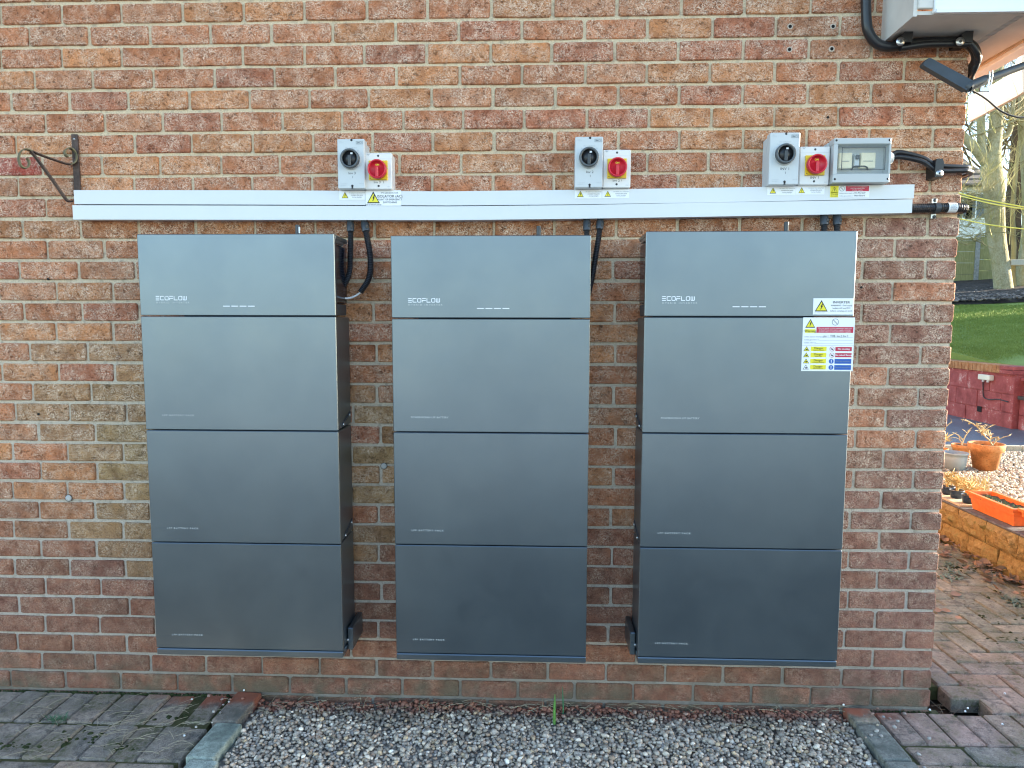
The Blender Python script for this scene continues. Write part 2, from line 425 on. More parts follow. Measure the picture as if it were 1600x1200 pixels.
def brick_tone(x, z, r):
    u = r.random()
    if u < 0.45: c = (0.41, 0.16, 0.078)
    elif u < 0.68: c = (0.36, 0.13, 0.072)
    elif u < 0.88: c = (0.46, 0.20, 0.09)
    else: c = (0.39, 0.175, 0.095)
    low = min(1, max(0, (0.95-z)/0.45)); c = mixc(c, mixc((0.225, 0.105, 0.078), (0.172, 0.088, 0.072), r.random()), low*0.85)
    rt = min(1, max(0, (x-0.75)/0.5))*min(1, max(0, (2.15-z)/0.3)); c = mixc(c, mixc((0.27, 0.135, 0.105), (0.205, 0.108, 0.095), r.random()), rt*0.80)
    if x > 0.9 and 1.0 < z < 1.9 and r.random() < 0.28: c = (0.42, 0.175, 0.10)
    g = max(0, 1-abs(x+1.50)/0.42)*max(0, 1-abs(z-0.98)/0.55)+max(0, 1-abs(x+0.56)/0.16)*max(0, 1-abs(z-0.98)/0.42)*0.9
    if r.random() < g*2.2: c = mixc(c, (0.275, 0.195, 0.095) if r.random() < .65 else (0.30, 0.20, 0.10), min(0.9, 0.4+g*0.6))
    if 1.76 < z < 1.87 and x < 1.2: c = mixc(c, (0.29, 0.125, 0.055), 0.6)
    k = r.uniform(0.88, 1.12)
    return (c[0]*k*1.06, c[1]*k, c[2]*k*0.92)
COVER = [(-1.345,-0.66,0.29,1.785,-.2),(-0.467,0.21,0.29,1.78,-.2),(0.393,1.09,0.29,1.788,-.2),(-1.66,1.338,1.855,1.955,-.05)]
CPX = []
for (x0,x1,z0,z1,y) in COVER:
    a = proj((x0,y,z1)); b = proj((x1,y,z0)); CPX.append((a[0],b[0],a[1],b[1]))
bricks = []          # (cx, cz, w, depth, tone)
for i in range(-2, 35):
    zc = RZ-(i+0.5)*CH+rng.uniform(-.0012, .0012); ii = min(max(i, 0), 33)
    if i > 33: LEFTP[i] = 60
    if i < 0: LEFTP[i] = 95.4 if i % 2 == 0 else 48
    even = (i % 2 == 0)
    last = XC-(0.1025 if even else 0.215)-0.005           # joint before the corner brick
    yl = proj((-1.8, 0, zc))[1]
    xl = px(LEFTP[i], yl, Y=0).x
    n = max(1, round((last-xl)/0.225)); pitch = (last-xl)/n
    bricks.append((XC-(0.1025 if even else 0.215)/2, zc, 0.1025 if even else 0.215, 0.215 if even else 0.1025))
    xj = last; jit = 0.0
    for k in range(n+3):
        nj = last-(k+1)*pitch+rng.uniform(-.004, .004)
        wd = xj-nj-0.0105+rng.uniform(-.002, .002); bricks.append(((xj+nj)/2, zc, wd, 0.1025)); xj = nj
    # (three extra bricks run on past the left edge of the frame)
def vis(b):
    cx, cz, wd, d = b; a = proj((cx-wd/2, 0, cz+.032)); c = proj((cx+wd/2, 0, cz-.032)); s = 0
    for u in range(6):
        for v_ in range(3):
            x = a[0]+(c[0]-a[0])*(u+.5)/6; y = a[1]+(c[1]-a[1])*(v_+.5)/3
            if 0 < x < 1600 and 0 < y < 1200 and not any(q[0] < x < q[1] and q[2] < y < q[3] for q in CPX): s += 1
    return s/18*(c[0]-a[0])*(c[1]-a[1])
order = sorted(bricks, key=lambda b: -vis(b))
VAR = {}
def brick_var(wd, d):
    key = ('h' if wd < 0.15 else 's', d > 0.15, rng.randrange(8))
    if key not in VAR:
        w0 = 0.1025 if wd < 0.15 else 0.2145
        v, f = brick_mesh(w0, 0.0655, d, hash(key[2]) * 13 + (1 if wd < .15 else 0) + 5, False)
        me = bpy.data.meshes.new('brick'); me.from_pydata(v, [], f); me.materials.append(BRICK); me.update(); fixn(me); VAR[key] = (me, w0)
    return VAR[key]
rest = MB()
SPEC = {}
for k, b in enumerate(order):
    cx, cz, wd, d = b
    if cz < -0.06: continue
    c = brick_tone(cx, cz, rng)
    q = proj((cx, 0, cz))
    if abs(q[1]-257) < 14 and q[0] < 60: c = (0.36, 0.062, 0.040)
    y0 = rng.uniform(-0.0028, 0.0018)
    if k < 300:
        me, w0 = brick_var(wd, d)
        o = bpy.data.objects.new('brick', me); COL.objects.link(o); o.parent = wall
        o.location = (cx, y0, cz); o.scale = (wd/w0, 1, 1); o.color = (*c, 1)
        o.rotation_euler = (rng.uniform(-.004, .004), rng.uniform(-.004, .004), rng.uniform(-.003, .003))
    else:
        v, f = brick_mesh(wd, 0.0655, d, k)
        rest.add([(p[0]+cx, p[1]+y0, p[2]+cz) for p in v], f, False, c)
# the return wall round the right corner
for i in range(-2, 35):
    zc = RZ-(i+0.5)*CH; y = (0.225 if i % 2 == 0 else 0.1125)
    while y < 4.2:
        v, f = brick_mesh(0.214, 0.0655, 0.1025, rng.randrange(9999)); yc = y+0.1075
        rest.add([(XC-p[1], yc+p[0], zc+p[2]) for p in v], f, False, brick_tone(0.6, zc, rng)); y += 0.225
rb = rest.build('brickwork', BRICK, wall); rb['kind'] = 'stuff'; rb.color = (0, 0, 0, 1)
# mortar: a lumpy recessed bed on both faces
mo = MB(); nx, nz = 320, 260
x0, x1, z0, z1 = -2.75, XC-0.005, -0.08, 2.82
V = []; F = []
for j in range(nz+1):
    for i in range(nx+1):
        x = x0+(x1-x0)*i/nx; z = z0+(z1-z0)*j/nz
        y = 0.0042+0.0016*noise.noise((x*60, 3.1, z*60))+0.0016*noise.noise((x*9, 1.7, z*9))
        V.append((x, y, z))
for j in range(nz):
    for i in range(nx):
        a = j*(nx+1)+i; F.append((a, a+1, a+nx+2, a+nx+1))
n0 = len(V); mo.add(V, F, True)
mo.box(XC-0.05, XC-0.0055, 0.006, 4.25, -0.08, 2.82)
mo.box(-2.75, XC-0.06, 0.09, 0.2, -0.08, 2.82)
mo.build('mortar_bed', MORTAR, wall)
# old drill holes and a plugged core hole
HOLE = plain('hole dark', (0.01, 0.009, 0.008), 0.95, var=0.0); RIM = plain('pale drill dust', (0.55, 0.45, 0.36), 0.95, var=0.15, scale=400)
PLUG = plain('pale filler', (0.50, 0.48, 0.45), 0.9, var=0.12, scale=200, bump=0.002)
def disc(mb_, x, z, r, y, n=14, th=0.0):
    mb_.add([(x+r*math.cos(2*math.pi*k/n), y, z+r*math.sin(2*math.pi*k/n)) for k in range(n)], [tuple(range(n))]); return mb_
for (hx, hy, rr, ring) in ((1234,42,4,1),(1301,42,4,1),(1233,78,4,1),(1299,77,4,1),(1293,184,3,0),(76,436,3,0),(1345,449,3,0),(61,647,3,0)):
    p = px(hx, hy, Y=0); r = rr/420
    h = MB(); h.lathe([(r*.62, -0.02), (r*.62, 0.0042), (r*.62, 0.0042)], (p.x, 0, p.z), 14, 'Y'); disc(h, p.x, p.z, r*.62, -0.0043)
    ho = h.build('drill_hole', HOLE, wall)
    if ring:
        MB().lathe([(r*.62, 0.004), (r*.70, 0.0052), (r*1.0, 0.0050), (r*1.1, 0.002)], (p.x, 0, p.z), 14, 'Y').build('dust_ring', RIM, ho)
for (hx, hy, rr) in ((108, 778, 5.5), (600, 728, 5.0)):
    p = px(hx, hy, Y=0); r = rr/420
    ho = MB().lathe([(r*1.07, 0.000), (r*1.07, 0.0034), (r*1.0, 0.0036), (r*.98, 0.001), (0.0, 0.001)], (p.x, 0, p.z), 18, 'Y').build('core_hole', HOLE, wall)
    MB().lathe([(r*.97, -0.002), (r*.93, 0.0042), (r*.5, 0.0056), (0.0, 0.0052)], (p.x, 0, p.z), 18, 'Y').build('filler_plug', PLUG, ho)

# ------------------------------------------------------------------ lettering and stickers
GLY = {'E': [[(0,1),(1,1)],[(0,.5),(1,.5)],[(0,0),(1,0)]], 'C': [[(1,1),(.12,1),(0,.88),(0,.12),(.12,0),(1,0)]],
       'O': [[(.15,1),(.85,1),(1,.85),(1,.15),(.85,0),(.15,0),(0,.15),(0,.85),(.15,1)]], 'F': [[(0,0),(0,.45),(1,.45)],[(0,1),(1,1)],[(0,.45),(.0,.55)]],
       'L': [[(0,1),(0,0),(1,0)]], 'W': [[(0,1),(0,.12),(.12,0),(.88,0),(1,.12),(1,1)],[(.5,0),(.5,1)]]}
def glyphs(mb_, word, x, z, h, wd, gap, th, y):
    """square drawn capitals built from bars"""
    q = 0
    for ch in word:
        for line in GLY[ch]:
            P = [Vector((x+a*wd, y, z+b*h)) for a, b in line]
            for a, b in zip(P, P[1:]):
                t = (b-a).normalized(); nn = Vector((-t.z, 0, t.x))*th/2; e = t*th*0.3; q += 1; lift = Vector((0, -0.00006*(q % 7), 0))
                mb_.add([a-e+nn+lift, b+e+nn+lift, b+e-nn+lift, a-e-nn+lift], [(0,1,2,3)])
        x += wd+gap
    return x
class Sticker:
    """a printed vinyl sticker facing -Y; mm coordinates from its top left corner"""
    def __init__(s, parent, x, z, w_, h_, y, name='warning_sticker', rot=0.0):
        s.p = parent; s.x = x; s.z = z; s.y = y; s.w = w_; s.h = h_; s.layers = {}; s.rot = rot
        MBs = MB().box(x, x+w_/1000, y-0.0004, y, z-h_/1000, z)
        s.o = MBs.build(name, STICK, parent)
    def L(s, mat, name, lv=1):
        k = (mat.name, name, lv)
        if k not in s.layers: s.layers[k] = (MB(), mat, name, lv)
        return s.layers[k][0]
    def Yl(s, lv): return s.y-0.0004-0.0003*lv
    def rect(s, x0, z0, x1, z1, mat, name='printed_panel', lv=1):
        y = s.Yl(lv); X = s.x; Z = s.z
        s.L(mat, name, lv).add([(X+x0/1000,y,Z-z0/1000),(X+x1/1000,y,Z-z0/1000),(X+x1/1000,y,Z-z1/1000),(X+x0/1000,y,Z-z1/1000)], [(0,1,2,3)])
    def poly(s, pts, mat, name, lv=1):
        s.L(mat, name, lv).add([(s.x+a/1000, s.Yl(lv), s.z-b/1000) for a, b in pts], [tuple(range(len(pts)))])
    def tri(s, cx, top, h, bolt=True):
        wd = h*1.12
        s.poly([(cx, top), (cx+wd/2, top+h), (cx-wd/2, top+h)], P_BLK, 'warning_triangle', 1)
        k = 0.80; o = h*0.125
        s.poly([(cx, top+o*1.35), (cx+wd/2*k, top+h-o*.75), (cx-wd/2*k, top+h-o*.75)], P_YEL, 'warning_triangle_field', 2)
        if bolt:
            q = h/30
            for pts in ([(1.8,9),(4.4,9.6),(1.2,17),(-1.8,16.2)], [(-1.8,16.2),(2.8,15.2),(3.4,16.6),(-1.2,18.0)], [(3.4,16.0),(-1.2,25),(-2.6,24),(0.6,16.6)]):
                s.poly([(cx+a*q, top+b*q) for a, b in pts], P_BLK, 'lightning_bolt', 3)
    def ring(s, cx, cz, r, mat=P_GRY, slash=True, lv=1, th=0.16):
        n = 20; y = s.Yl(lv); v = []; f = []
        for k in range(n):
            a = 2*math.pi*k/n
            for q in (r, r*(1-th)): v.append((s.x+(cx+q*math.cos(a))/1000, y, s.z-(cz+q*math.sin(a))/1000))
        for k in range(n): k2 = (k+1) % n; f.append((2*k, 2*k2, 2*k2+1, 2*k+1))
        s.L(mat, 'prohibition_ring', lv).add(v, f)
        if slash:
            e = r*0.07; d = r*0.66
            s.poly([(cx-d-e, cz-d+e), (cx-d+e, cz-d-e), (cx+d+e, cz+d-e), (cx+d-e, cz+d+e)], mat, 'prohibition_ring', lv+1)
    def disc(s, cx, cz, r, mat, lv=1):
        s.poly([(cx+r*math.cos(2*math.pi*k/16), cz+r*math.sin(2*math.pi*k/16)) for k in range(16)], mat, 'printed_disc', lv)
    def text(s, body, x, base, size, mat=P_BLK, align='LEFT', sx=1.0, lv=4, bold=0.0, name='printed_text'):
        text_mb(s.L(mat, name, lv), body, s.x+x/1000, s.z-base/1000, size/1000, s.Yl(lv), align, sx, bold/1000)
    def done(s):
        for (mb_, mat, name, lv) in s.layers.values():
            mb_.build(name, mat, s.o)
        return s.o

# ------------------------------------------------------------------ battery cabinets
YF = -0.205                                   # front plane
def cabinet(X0, X1, ztop, zbot, seams, label, first_txt, kind):
    """seams: heights of the three gaps between modules, top to bottom"""
    root = empty('battery_cabinet', ((X0+X1)/2, 0, zbot), label, 'battery cabinet', 'grey battery cabinets hung on the brick wall')
    g = 0.0035
    # wall rail behind everything
    MB().box(X0+0.06, X1-0.06, -0.022, -0.002, zbot+0.05, ztop-0.05).build('wall_rail', DGREY, root)
    # inverter: hooded metal shell, gloss black recessed body
    s0 = seams[0]
    MB().box(X0+0.004, X1-0.004, YF+0.022, -0.045, s0+0.045, ztop-0.03, 0.006).build('inverter_body', GLOSSB, root)
    hood = MB().box(X0+0.001, X1-0.001, YF+0.0185, -0.040, ztop-0.017, ztop-0.001, 0.003)
    for sx in (X0+0.001, X1-0.010): hood.box(sx, sx+0.009, YF+0.0185, -0.09, ztop-0.028, ztop-0.017)
    hood.build('inverter_hood', METAL, root)
    MB().box(X0+0.006, X1-0.006, YF+0.0185, -0.05, s0+0.004, s0+0.042, 0.002).build('inverter_base', DGREY, root)
    fp = MB().box(X0, X1, YF, YF+0.018, s0+g/2, ztop, 0.0022).build('inverter_front_panel', METAL, root)
    pr = MB()
    ux = X0+0.058; uz = s0+0.055
    glyphs(pr, 'ECOFLOW', ux, uz, 0.0125, 0.0115, 0.0045, 0.0024, YF-0.0006)
    pr.build('brand_lettering', P_WHT, fp)
    pr = MB(); text_mb(pr, 'HYBRID INVERTER', ux, uz-0.0115, 0.0052, YF-0.0006, 'LEFT', 1.15, 0.0002, 1.75); pr.build('small_lettering', P_PALE, fp)
    lx = X0+0.293; lz = s0+0.034
    for k in range(4):
        MB().box(lx+k*0.029, lx+k*0.029+0.0235, YF-0.0008, YF+0.001, lz-0.0014, lz+0.0014).build('status_light', P_WHT, fp)
    # three battery modules
    edges = list(seams)+[zbot+0.0245]
    for k in range(3):
        zt, zb = edges[k]-g/2, edges[k+1]+g/2
        MB().box(X0+0.0025, X1-0.0025, YF+0.0185, -0.030, zb+0.001, zt-0.001, 0.003).build('battery_module', METAL, root)
        bp = MB().box(X0, X1, YF, YF+0.0178, zb, zt, 0.0022).build('battery_front_panel', METAL, root)
        tx = X0+(0.060 if k else 0.062); tb = zb+0.048
        pr = MB(); text_mb(pr, first_txt if k == 0 else 'LFP BATTERY PACK', tx, tb, 0.0056, YF-0.0006, 'LEFT', 1.12, 0.0002, 1.12 if (k == 0 and len(first_txt) > 18) else 1.5)
        pr.build('small_lettering', P_PALE, bp)
        for sx in (X0, X1):                      # side fixing clips and screws at the foot of the module
            cl = MB(); sg = 1 if sx == X1 else -1
            a = [(sx-0.0024*sg, YF+0.055, zb+0.006), (sx-0.0024*sg, -0.045, zb+0.040), (sx-0.0024*sg, -0.045, zb+0.048), (sx-0.0024*sg, YF+0.055, zb+0.014)]
            cl.add(a+[(p[0]+0.003*sg, p[1], p[2]) for p in a], [(0,1,2,3),(7,6,5,4),(0,4,5,1),(1,5,6,2),(2,6,7,3),(3,7,4,0)])
            c1 = cl.build('side_clip', DGREY, root)
            for (yy, zz) in ((-0.06, zb+0.036), (YF+0.062, zb+0.013)):
                MB().lathe([(0.0055, 0), (0.0055, 0.003*sg), (0.0, 0.004*sg)], (sx+0.0005*sg, yy, zz), 10, 'X').build('screw', STEEL, c1)
    MB().box(X0, X1, YF+0.0005, -0.03, zbot, zbot+0.0225, 0.003).build('base_tray', METAL, root)
    for sx in {0: (X1,), 1: (), 2: (X0,)}[kind]:              # folded wing of the wall bracket
        sg = 1 if sx == X1 else -1
        MB().box(sx+0.0005*sg, sx+0.020*sg, -0.145, -0.003, zbot+0.001, zbot+0.085, 0.003).build('wall_bracket', METAL, root)
    return root
cabL = cabinet(-1.346, -0.661, 1.784, 0.279, (1.5048, 1.1049, 0.6985), 'leftmost grey battery cabinet, with the black hoses hooking into its right side', 'LFP BATTERY PACK', 0)
cabM = cabinet(-0.4675, 0.2105, 1.777, 0.278, (1.4981, 1.1042, 0.7023), 'middle grey battery cabinet, between the two others on the brick wall', 'POWEROCEAN LFP BATTERY', 1)
cabR = cabinet(0.3935, 1.088, 1.789, 0.281, (1.5050, 1.1075, 0.7042), 'grey battery cabinet nearest the house corner, with warning stickers on its right', 'POWEROCEAN LFP BATTERY', 2)
# communication antennas on top of each cabinet
for cb, q in ((cabL, 465), (cabM, 842), (cabR, 1229)):
    p = px(q, 349, Y=-0.10)
    zt = {cabL: 1.784, cabM: 1.777, cabR: 1.789}[cb]
    an = MB().tube([(p.x, p.y, zt-0.002), (p.x, p.y, zt+0.012)], 0.0115, 10).tube([(p.x, p.y, zt+0.010), (p.x, p.y, zt+0.044)], 0.0085, 10).build('antenna', DGREY, cb)
    if q == 465: MB().box(p.x+0.006, p.x+0.010, p.y-0.009, p.y-0.004, zt+0.014, zt+0.036).build('antenna_highlight', P_WHT, an)  # white strip painted in as the bright highlight on this antenna

# stickers on the right hand cabinet
fpR = [o for o in cabR.children if o.name.startswith('inverter_front_panel')][0]
bpR = [o for o in cabR.children if o.name.startswith('battery_front_panel')][0]
a = px(1271, 466, Y=YF); b = px(1333, 490, Y=YF)
s = Sticker(cabR, a.x, a.z, (b.x-a.x)*1000, 54.0, YF-0.0002); W_ = (b.x-a.x)*1000
s.tri(27, 6, 38); s.text('INVERTER', 92, 17, 7.6, P_BLK, 'CENTER', 1.15)
s.text('WARNING - Dual supply', 93, 26, 4.6, P_BLK, 'CENTER', 1.0); s.text('Isolate AC and DC', 93, 35, 4.8, P_BLK, 'CENTER', 1.1); s.text('before carrying out work', 93, 44, 4.8, P_BLK, 'CENTER', 1.02)
s.text('Risk of electric shock', 6, 49.5, 2.6, P_GRY); s.done()
a = px(1255, 496, Y=YF); b = px(1332, 580, Y=YF)
s = Sticker(cabR, a.x, a.z, (b.x-a.x)*1000, (a.z-b.z)*1000, YF-0.0002); W_ = s.w; H_ = s.h
u = W_/170.0
s.tri(24*u, 5, 29*u); s.rect(7*u, 39*u, 42*u, 51*u, P_YEL); s.text('Warning', 24.5*u, 49*u, 8*u, P_BLK, 'CENTER', 0.95)
s.ring(106*u, 15*u, 11.5*u); s.rect(45*u, 31*u, 166*u, 51*u, P_RED)
for k, t in enumerate(('Do not work on this equipment until it is', 'isolated from the mains supply, inverter', 'and all other on-site generation supplies')):
    s.text(t, 105*u, (37.2+k*6)*u, 4.0*u, P_WHT, 'CENTER', 1.12)
for k, (t, ln) in enumerate((('Isolate battery inverter at', 67), ('Isolate generator at', 56), ('Isolate other at', 44))):
    s.text(t, 6*u, (66+k*10)*u, 4.6*u, P_GRY, 'LEFT', 0.92); s.rect(ln*u, (66.5+k*10)*u, 166*u, (67.2+k*10)*u, P_GRY, 'form_line')
s.text('Inv 1  TOB  Inv 2, Inv 3', 69*u, 65*u, 7.0*u, P_BLK, 'LEFT', 0.84, name='handwriting')
s.rect(0, 93*u, W_, 93.6*u, P_GRY, 'form_line')
for k in range(4):
    zc = (105+k*20.5)*u
    s.poly([(15*u, zc-9*u), (25*u, zc+7*u), (5*u, zc+7*u)], P_BLK, 'hazard_symbol', 1); s.poly([(15*u, zc-6.4*u), (22.6*u, zc+5.8*u), (7.4*u, zc+5.8*u)], P_WHT if k == 3 else P_YEL, 'hazard_symbol_field', 2)
    s.poly([(13*u, zc), (18*u, zc-1*u), (19*u, zc+4*u), (12*u, zc+4*u)], P_BLK, 'hazard_mark', 3)
    s.rect(29*u, zc-8*u, 81*u, zc+7*u, P_YEL); s.text('Danger', 55*u, zc+0.2*u, 7*u, P_BLK, 'CENTER', 1.0)
    s.text(('Explosive materials', 'Battery acid', 'Corrosive substance', 'Electrical hazard')[k], 55*u, zc+5.2*u, 3.2*u, P_BLK, 'CENTER', 1.0)
    if k < 2:
        s.ring(99*u, zc, 8*u, P_RED, True, 1, 0.12); s.poly([(96*u, zc-2*u), (103*u, zc-1*u), (102*u, zc+3*u), (97*u, zc+2*u)], P_BLK, 'hazard_mark', 3)
        s.rect(110*u, zc-7*u, 164*u, zc+7*u, P_RED); s.text(('No smoking', 'No naked flames')[k], 137*u, zc+2*u, 5.2*u, P_WHT, 'CENTER', 1.05, bold=0.12)
    else:
        s.disc(98*u, zc, 8*u, P_BLUE); s.rect(97*u, zc-5*u, 99.2*u, zc+2*u, P_WHT, 'mandatory_mark', 2); s.rect(97*u, zc+3*u, 99.2*u, zc+5*u, P_WHT, 'mandatory_mark', 2)
        s.rect(109*u, zc-8*u, 164*u, zc+8*u, P_BLUE)
        s.text(('Wear eye protection', 'Read the instructions')[k-2], 136.5*u, zc+1.4*u, 4.0*u, P_GRY, 'CENTER', 1.0)
s.done()

# ------------------------------------------------------------------ white trunking
YT = -0.05
def trunk(name, label, top, bot, depth):
    """top, bot: polylines of photograph pixels along the upper and lower front edge"""
    P = [px(x, y, Y=-depth) for x, y in top]; Q = [px(x, y, Y=-depth) for x, y in bot]
    root = empty(name, (P[0].x, 0, Q[0].z), label, 'cable trunking', 'white cable trunking on the wall')
    def run(y0, y1, dz0, dz1, dx0=0, dx1=0):
        mb_ = MB(); n = len(P); v = []
        for i in range(n):
            ex = dx0 if i == 0 else (-dx1 if i == n-1 else 0)
            for yy, zz in ((y0, Q[i].z+dz0), (y1, Q[i].z+dz0), (y1, P[i].z-dz1), (y0, P[i].z-dz1)): v.append((P[i].x+ex, yy, zz))
        f = [(3,2,1,0), tuple(4*n-4+k for k in range(4))]
        for i in range(n-1):
            for k in range(4): f.append((i*4+k, i*4+(k+1)%4, i*4+4+(k+1)%4, i*4+4+k))
        mb_.add(v, f); return mb_
    run(-depth+0.009, -0.001, 0.0015, 0.0015, 0.001, 0.001).build('trunking_base', PVC, root)
    run(-depth, -depth+0.0085, 0.0, 0.0).build('trunking_lid', PVC, root)
    return root
tr_u = trunk('cable_trunking', 'upper of two stacked white trunking runs, directly under the isolator switches', [(115,297),(400,297.3),(700,299),(900,296.5),(1100,293.5),(1429,288)], [(115,318.8),(400,319.6),(700,321),(850,319.5),(1000,316.8),(1429,310)], 0.05)
tr_l = trunk('cable_trunking', 'lower of two stacked white trunking runs, with the hoses coming out underneath', [(113,320.6),(400,321.2),(700,322.4),(900,320.4),(1100,316.6),(1426,311.4)], [(113,343),(400,343.4),(700,344),(900,341.8),(1100,338.6),(1426,332.6)], 0.052)
def small_sticker(x0, y0, x1, y1, parent=tr_u):
    a = px(x0, y0, Y=-0.0505); b = px(x1, y1, Y=-0.0505)
    return Sticker(parent, a.x, a.z, (b.x-a.x)*1000, (a.z-b.z)*1000, -0.0503)
def dc_lines(s, big=False):
    k = s.h/32.0
    s.tri(17*k+s.w*0.04, 1.5*k+(3 if not big else 1), 22*k)
    for i, (t, z_) in enumerate((('PV ARRAY D.C. ISOLATOR', 3.4), ('contains live parts', 4.2), ('during daylight', 4.2))):
        s.text(t, s.w*0.70, (10+i*7.5)*k, z_*k, P_GRY if i != 1 else P_BLK, 'CENTER', 1.0)
s = small_sticker(530,298,570,312); dc_lines(s); s.done()
s = small_sticker(571.5,297.6,627,321.5, tr_u); k = s.h/60
s.tri(30*k, 4*k, 46*k); s.text('Risk of electric shock', 30*k, 58*k, 6*k, P_BLK, 'CENTER', 0.85)
s.text('PV GENERATOR', 96*k, 13*k, 6.5*k, P_GRY, 'CENTER', 1.0); s.text('ISOLATOR (AC)', 96*k, 28*k, 10*k, P_BLK, 'CENTER', 1.0); s.text('POINT OF EMERGENCY', 96*k, 39*k, 7*k, P_BLK, 'CENTER', 0.9); s.text('SWITCHING', 96*k, 50*k, 7*k, P_BLK, 'CENTER', 1.0); s.done()
s = small_sticker(898,296.4,940,310); dc_lines(s); s.done()
s = small_sticker(941,296.2,983,309.4); dc_lines(s); s.done()
s = small_sticker(1199,291,1243,304.5); dc_lines(s); s.done()
s = small_sticker(1244,290.6,1288,303.8); dc_lines(s); s.done()
s = small_sticker(1297,290,1358,308.6); k = s.h/50
s.rect(1*k, 1*k, 36*k, 49*k, P_YEL); s.tri(18.5*k, 4*k, 26*k); s.text('Warning', 18.5*k, 38*k, 6*k, P_BLK, 'CENTER', 0.95); s.text('dual supply', 18.5*k, 45*k, 4.6*k, P_BLK, 'CENTER', 0.95)
s.ring(50*k, 13*k, 11*k); s.rect(66*k, 1.5*k, 162*k, 24*k, P_RED, lv=1)
for i, t in enumerate(('Do not work on this equipment', 'until it is isolated from', 'all other supplies')): s.text(t, 114*k, (7.5+i*6.8)*k, 4.4*k, P_WHT, 'CENTER', 1.0)
s.text('Isolate mains supply at', 40*k, 34*k, 4.6*k, P_GRY); s.text('Isolate generation at', 40*k, 45*k, 4.6*k, P_GRY)
s.text('Inv AC Isolr', 102*k, 33.5*k, 6.5*k, P_BLK, name='handwriting'); s.text('Main Board', 102*k, 45*k, 6.5*k, P_BLK, name='handwriting'); s.done()

# ------------------------------------------------------------------ isolator switches
def chamf(x0, x1, z0, z1, c): return [(x0, z0), (x1, z0), (x1, z1-c), (x1-c, z1), (x0+c, z1), (x0, z1-c)]
def dc_iso(x0, x1, z0, z1, label, note, tick):
    root = empty('dc_isolator', ((x0+x1)/2, 0, z0), label, 'isolator switch', 'grey isolators with black rotary knobs'); yf = -0.082
    MB().prism(chamf(x0+0.0015, x1-0.0015, z0+0.0015, z1-0.0015, 0.010), -0.040, -0.001).build('back_box', GREYP, root)
    MB().prism(chamf(x0+0.004, x1-0.004, z0+0.004, z1-0.004, 0.003), -0.044, -0.0402).build('gasket', GREYP2, root)
    lid = MB().box(x0, x1, yf, -0.0442, z0, z1, 0.0025).build('lid', GREYP, root)
    cx = (x0+x1)/2-0.001; cz = z0+0.102; w_ = x1-x0
    for zz, q0, q1 in ((z1-0.004, z1-0.004, z1), (z0+0.010, z0, z0+0.008)):
        n_ = MB().lathe([(0.0042, 0.0), (0.0042, 0.0008), (0.0, 0.0008)], (cx+0.004, yf, zz), 12, 'Y')
        n_.box(cx+0.001, cx+0.007, yf-0.0006, yf+0.001, q0, q1).build('lid_screw', BLACKP, lid)
    MB().lathe([(0.037, 0.0), (0.037, 0.003), (0.034, 0.0045)], (cx, yf, cz), 32, 'Y').build('knob_base', GREYP2, root)
    kn = MB().lathe([(0.030, 0.004), (0.0335, 0.008), (0.0335, 0.019), (0.0305, 0.0205), (0.0265, 0.0190), (0.0265, 0.009)], (cx, yf, cz), 36, 'Y').build('rotary_knob', MGREY, root)
    MB().lathe([(0.0268, 0.0085), (0.0268, 0.011), (0.0, 0.011)], (cx, yf, cz), 32, 'Y').build('knob_dial', BLACKP, kn)
    MB().box(cx-0.0055, cx+0.0055, yf-0.021, yf-0.009, cz-0.026, cz+0.010, 0.0015).build('knob_grip', DGREY, kn)
    MB().box(cx+0.002, cx+0.010, yf-0.0116, yf-0.0105, cz+0.015, cz+0.021).build('knob_marking', P_WHT, kn)
    y = yf-0.0004
    p = MB(); bx0, bx1, bz0, bz1 = x1-0.030, x1-0.006, z1-0.0185, z1-0.0075
    for q in ((bx0, bx1, bz0, bz0+0.0013), (bx0, bx1, bz1-0.0013, bz1), (bx0, bx0+0.0013, bz0, bz1), (bx1-0.0013, bx1, bz0, bz1)):
        p.add([(q[0],y,q[2]),(q[1],y,q[2]),(q[1],y,q[3]),(q[0],y,q[3])], [(0,1,2,3)])
    text_mb(p, 'IMO', (bx0+bx1)/2, bz0+0.0025, 0.0062, y, 'CENTER', 1.15, 0.0002); p.build('maker_badge', P_GRY, lid)
    p = MB(); text_mb(p, 'PV ARRAY', cx+0.002, z1-0.034, 0.0052, y, 'CENTER', 1.2); text_mb(p, 'DC ISOLATOR', cx+0.002, z1-0.0425, 0.0052, y, 'CENTER', 1.2)
    for i, (tx, tz, t) in enumerate(((x0+0.008, z1-0.010, 'IP66'), (x0+0.008, z1-0.014, 'SI16-PEL'), (x0+0.010, z0+0.016, 'Isolate before'), (x0+0.010, z0+0.0105, 'opening lid'), (x1-0.022, z0+0.016, '1000V DC'))): text_mb(p, t, tx, tz, 0.003, y)
    p.build('moulded_lettering', P_PALE, lid)
    p = MB(); text_mb(p, note, cx+0.004, cz-0.052, 0.0082, y, 'CENTER', 1.15); text_mb(p, tick, cx+0.006, cz-0.0655, 0.0075, y, 'CENTER'); p.build('handwriting', P_BLK, lid)
    return root
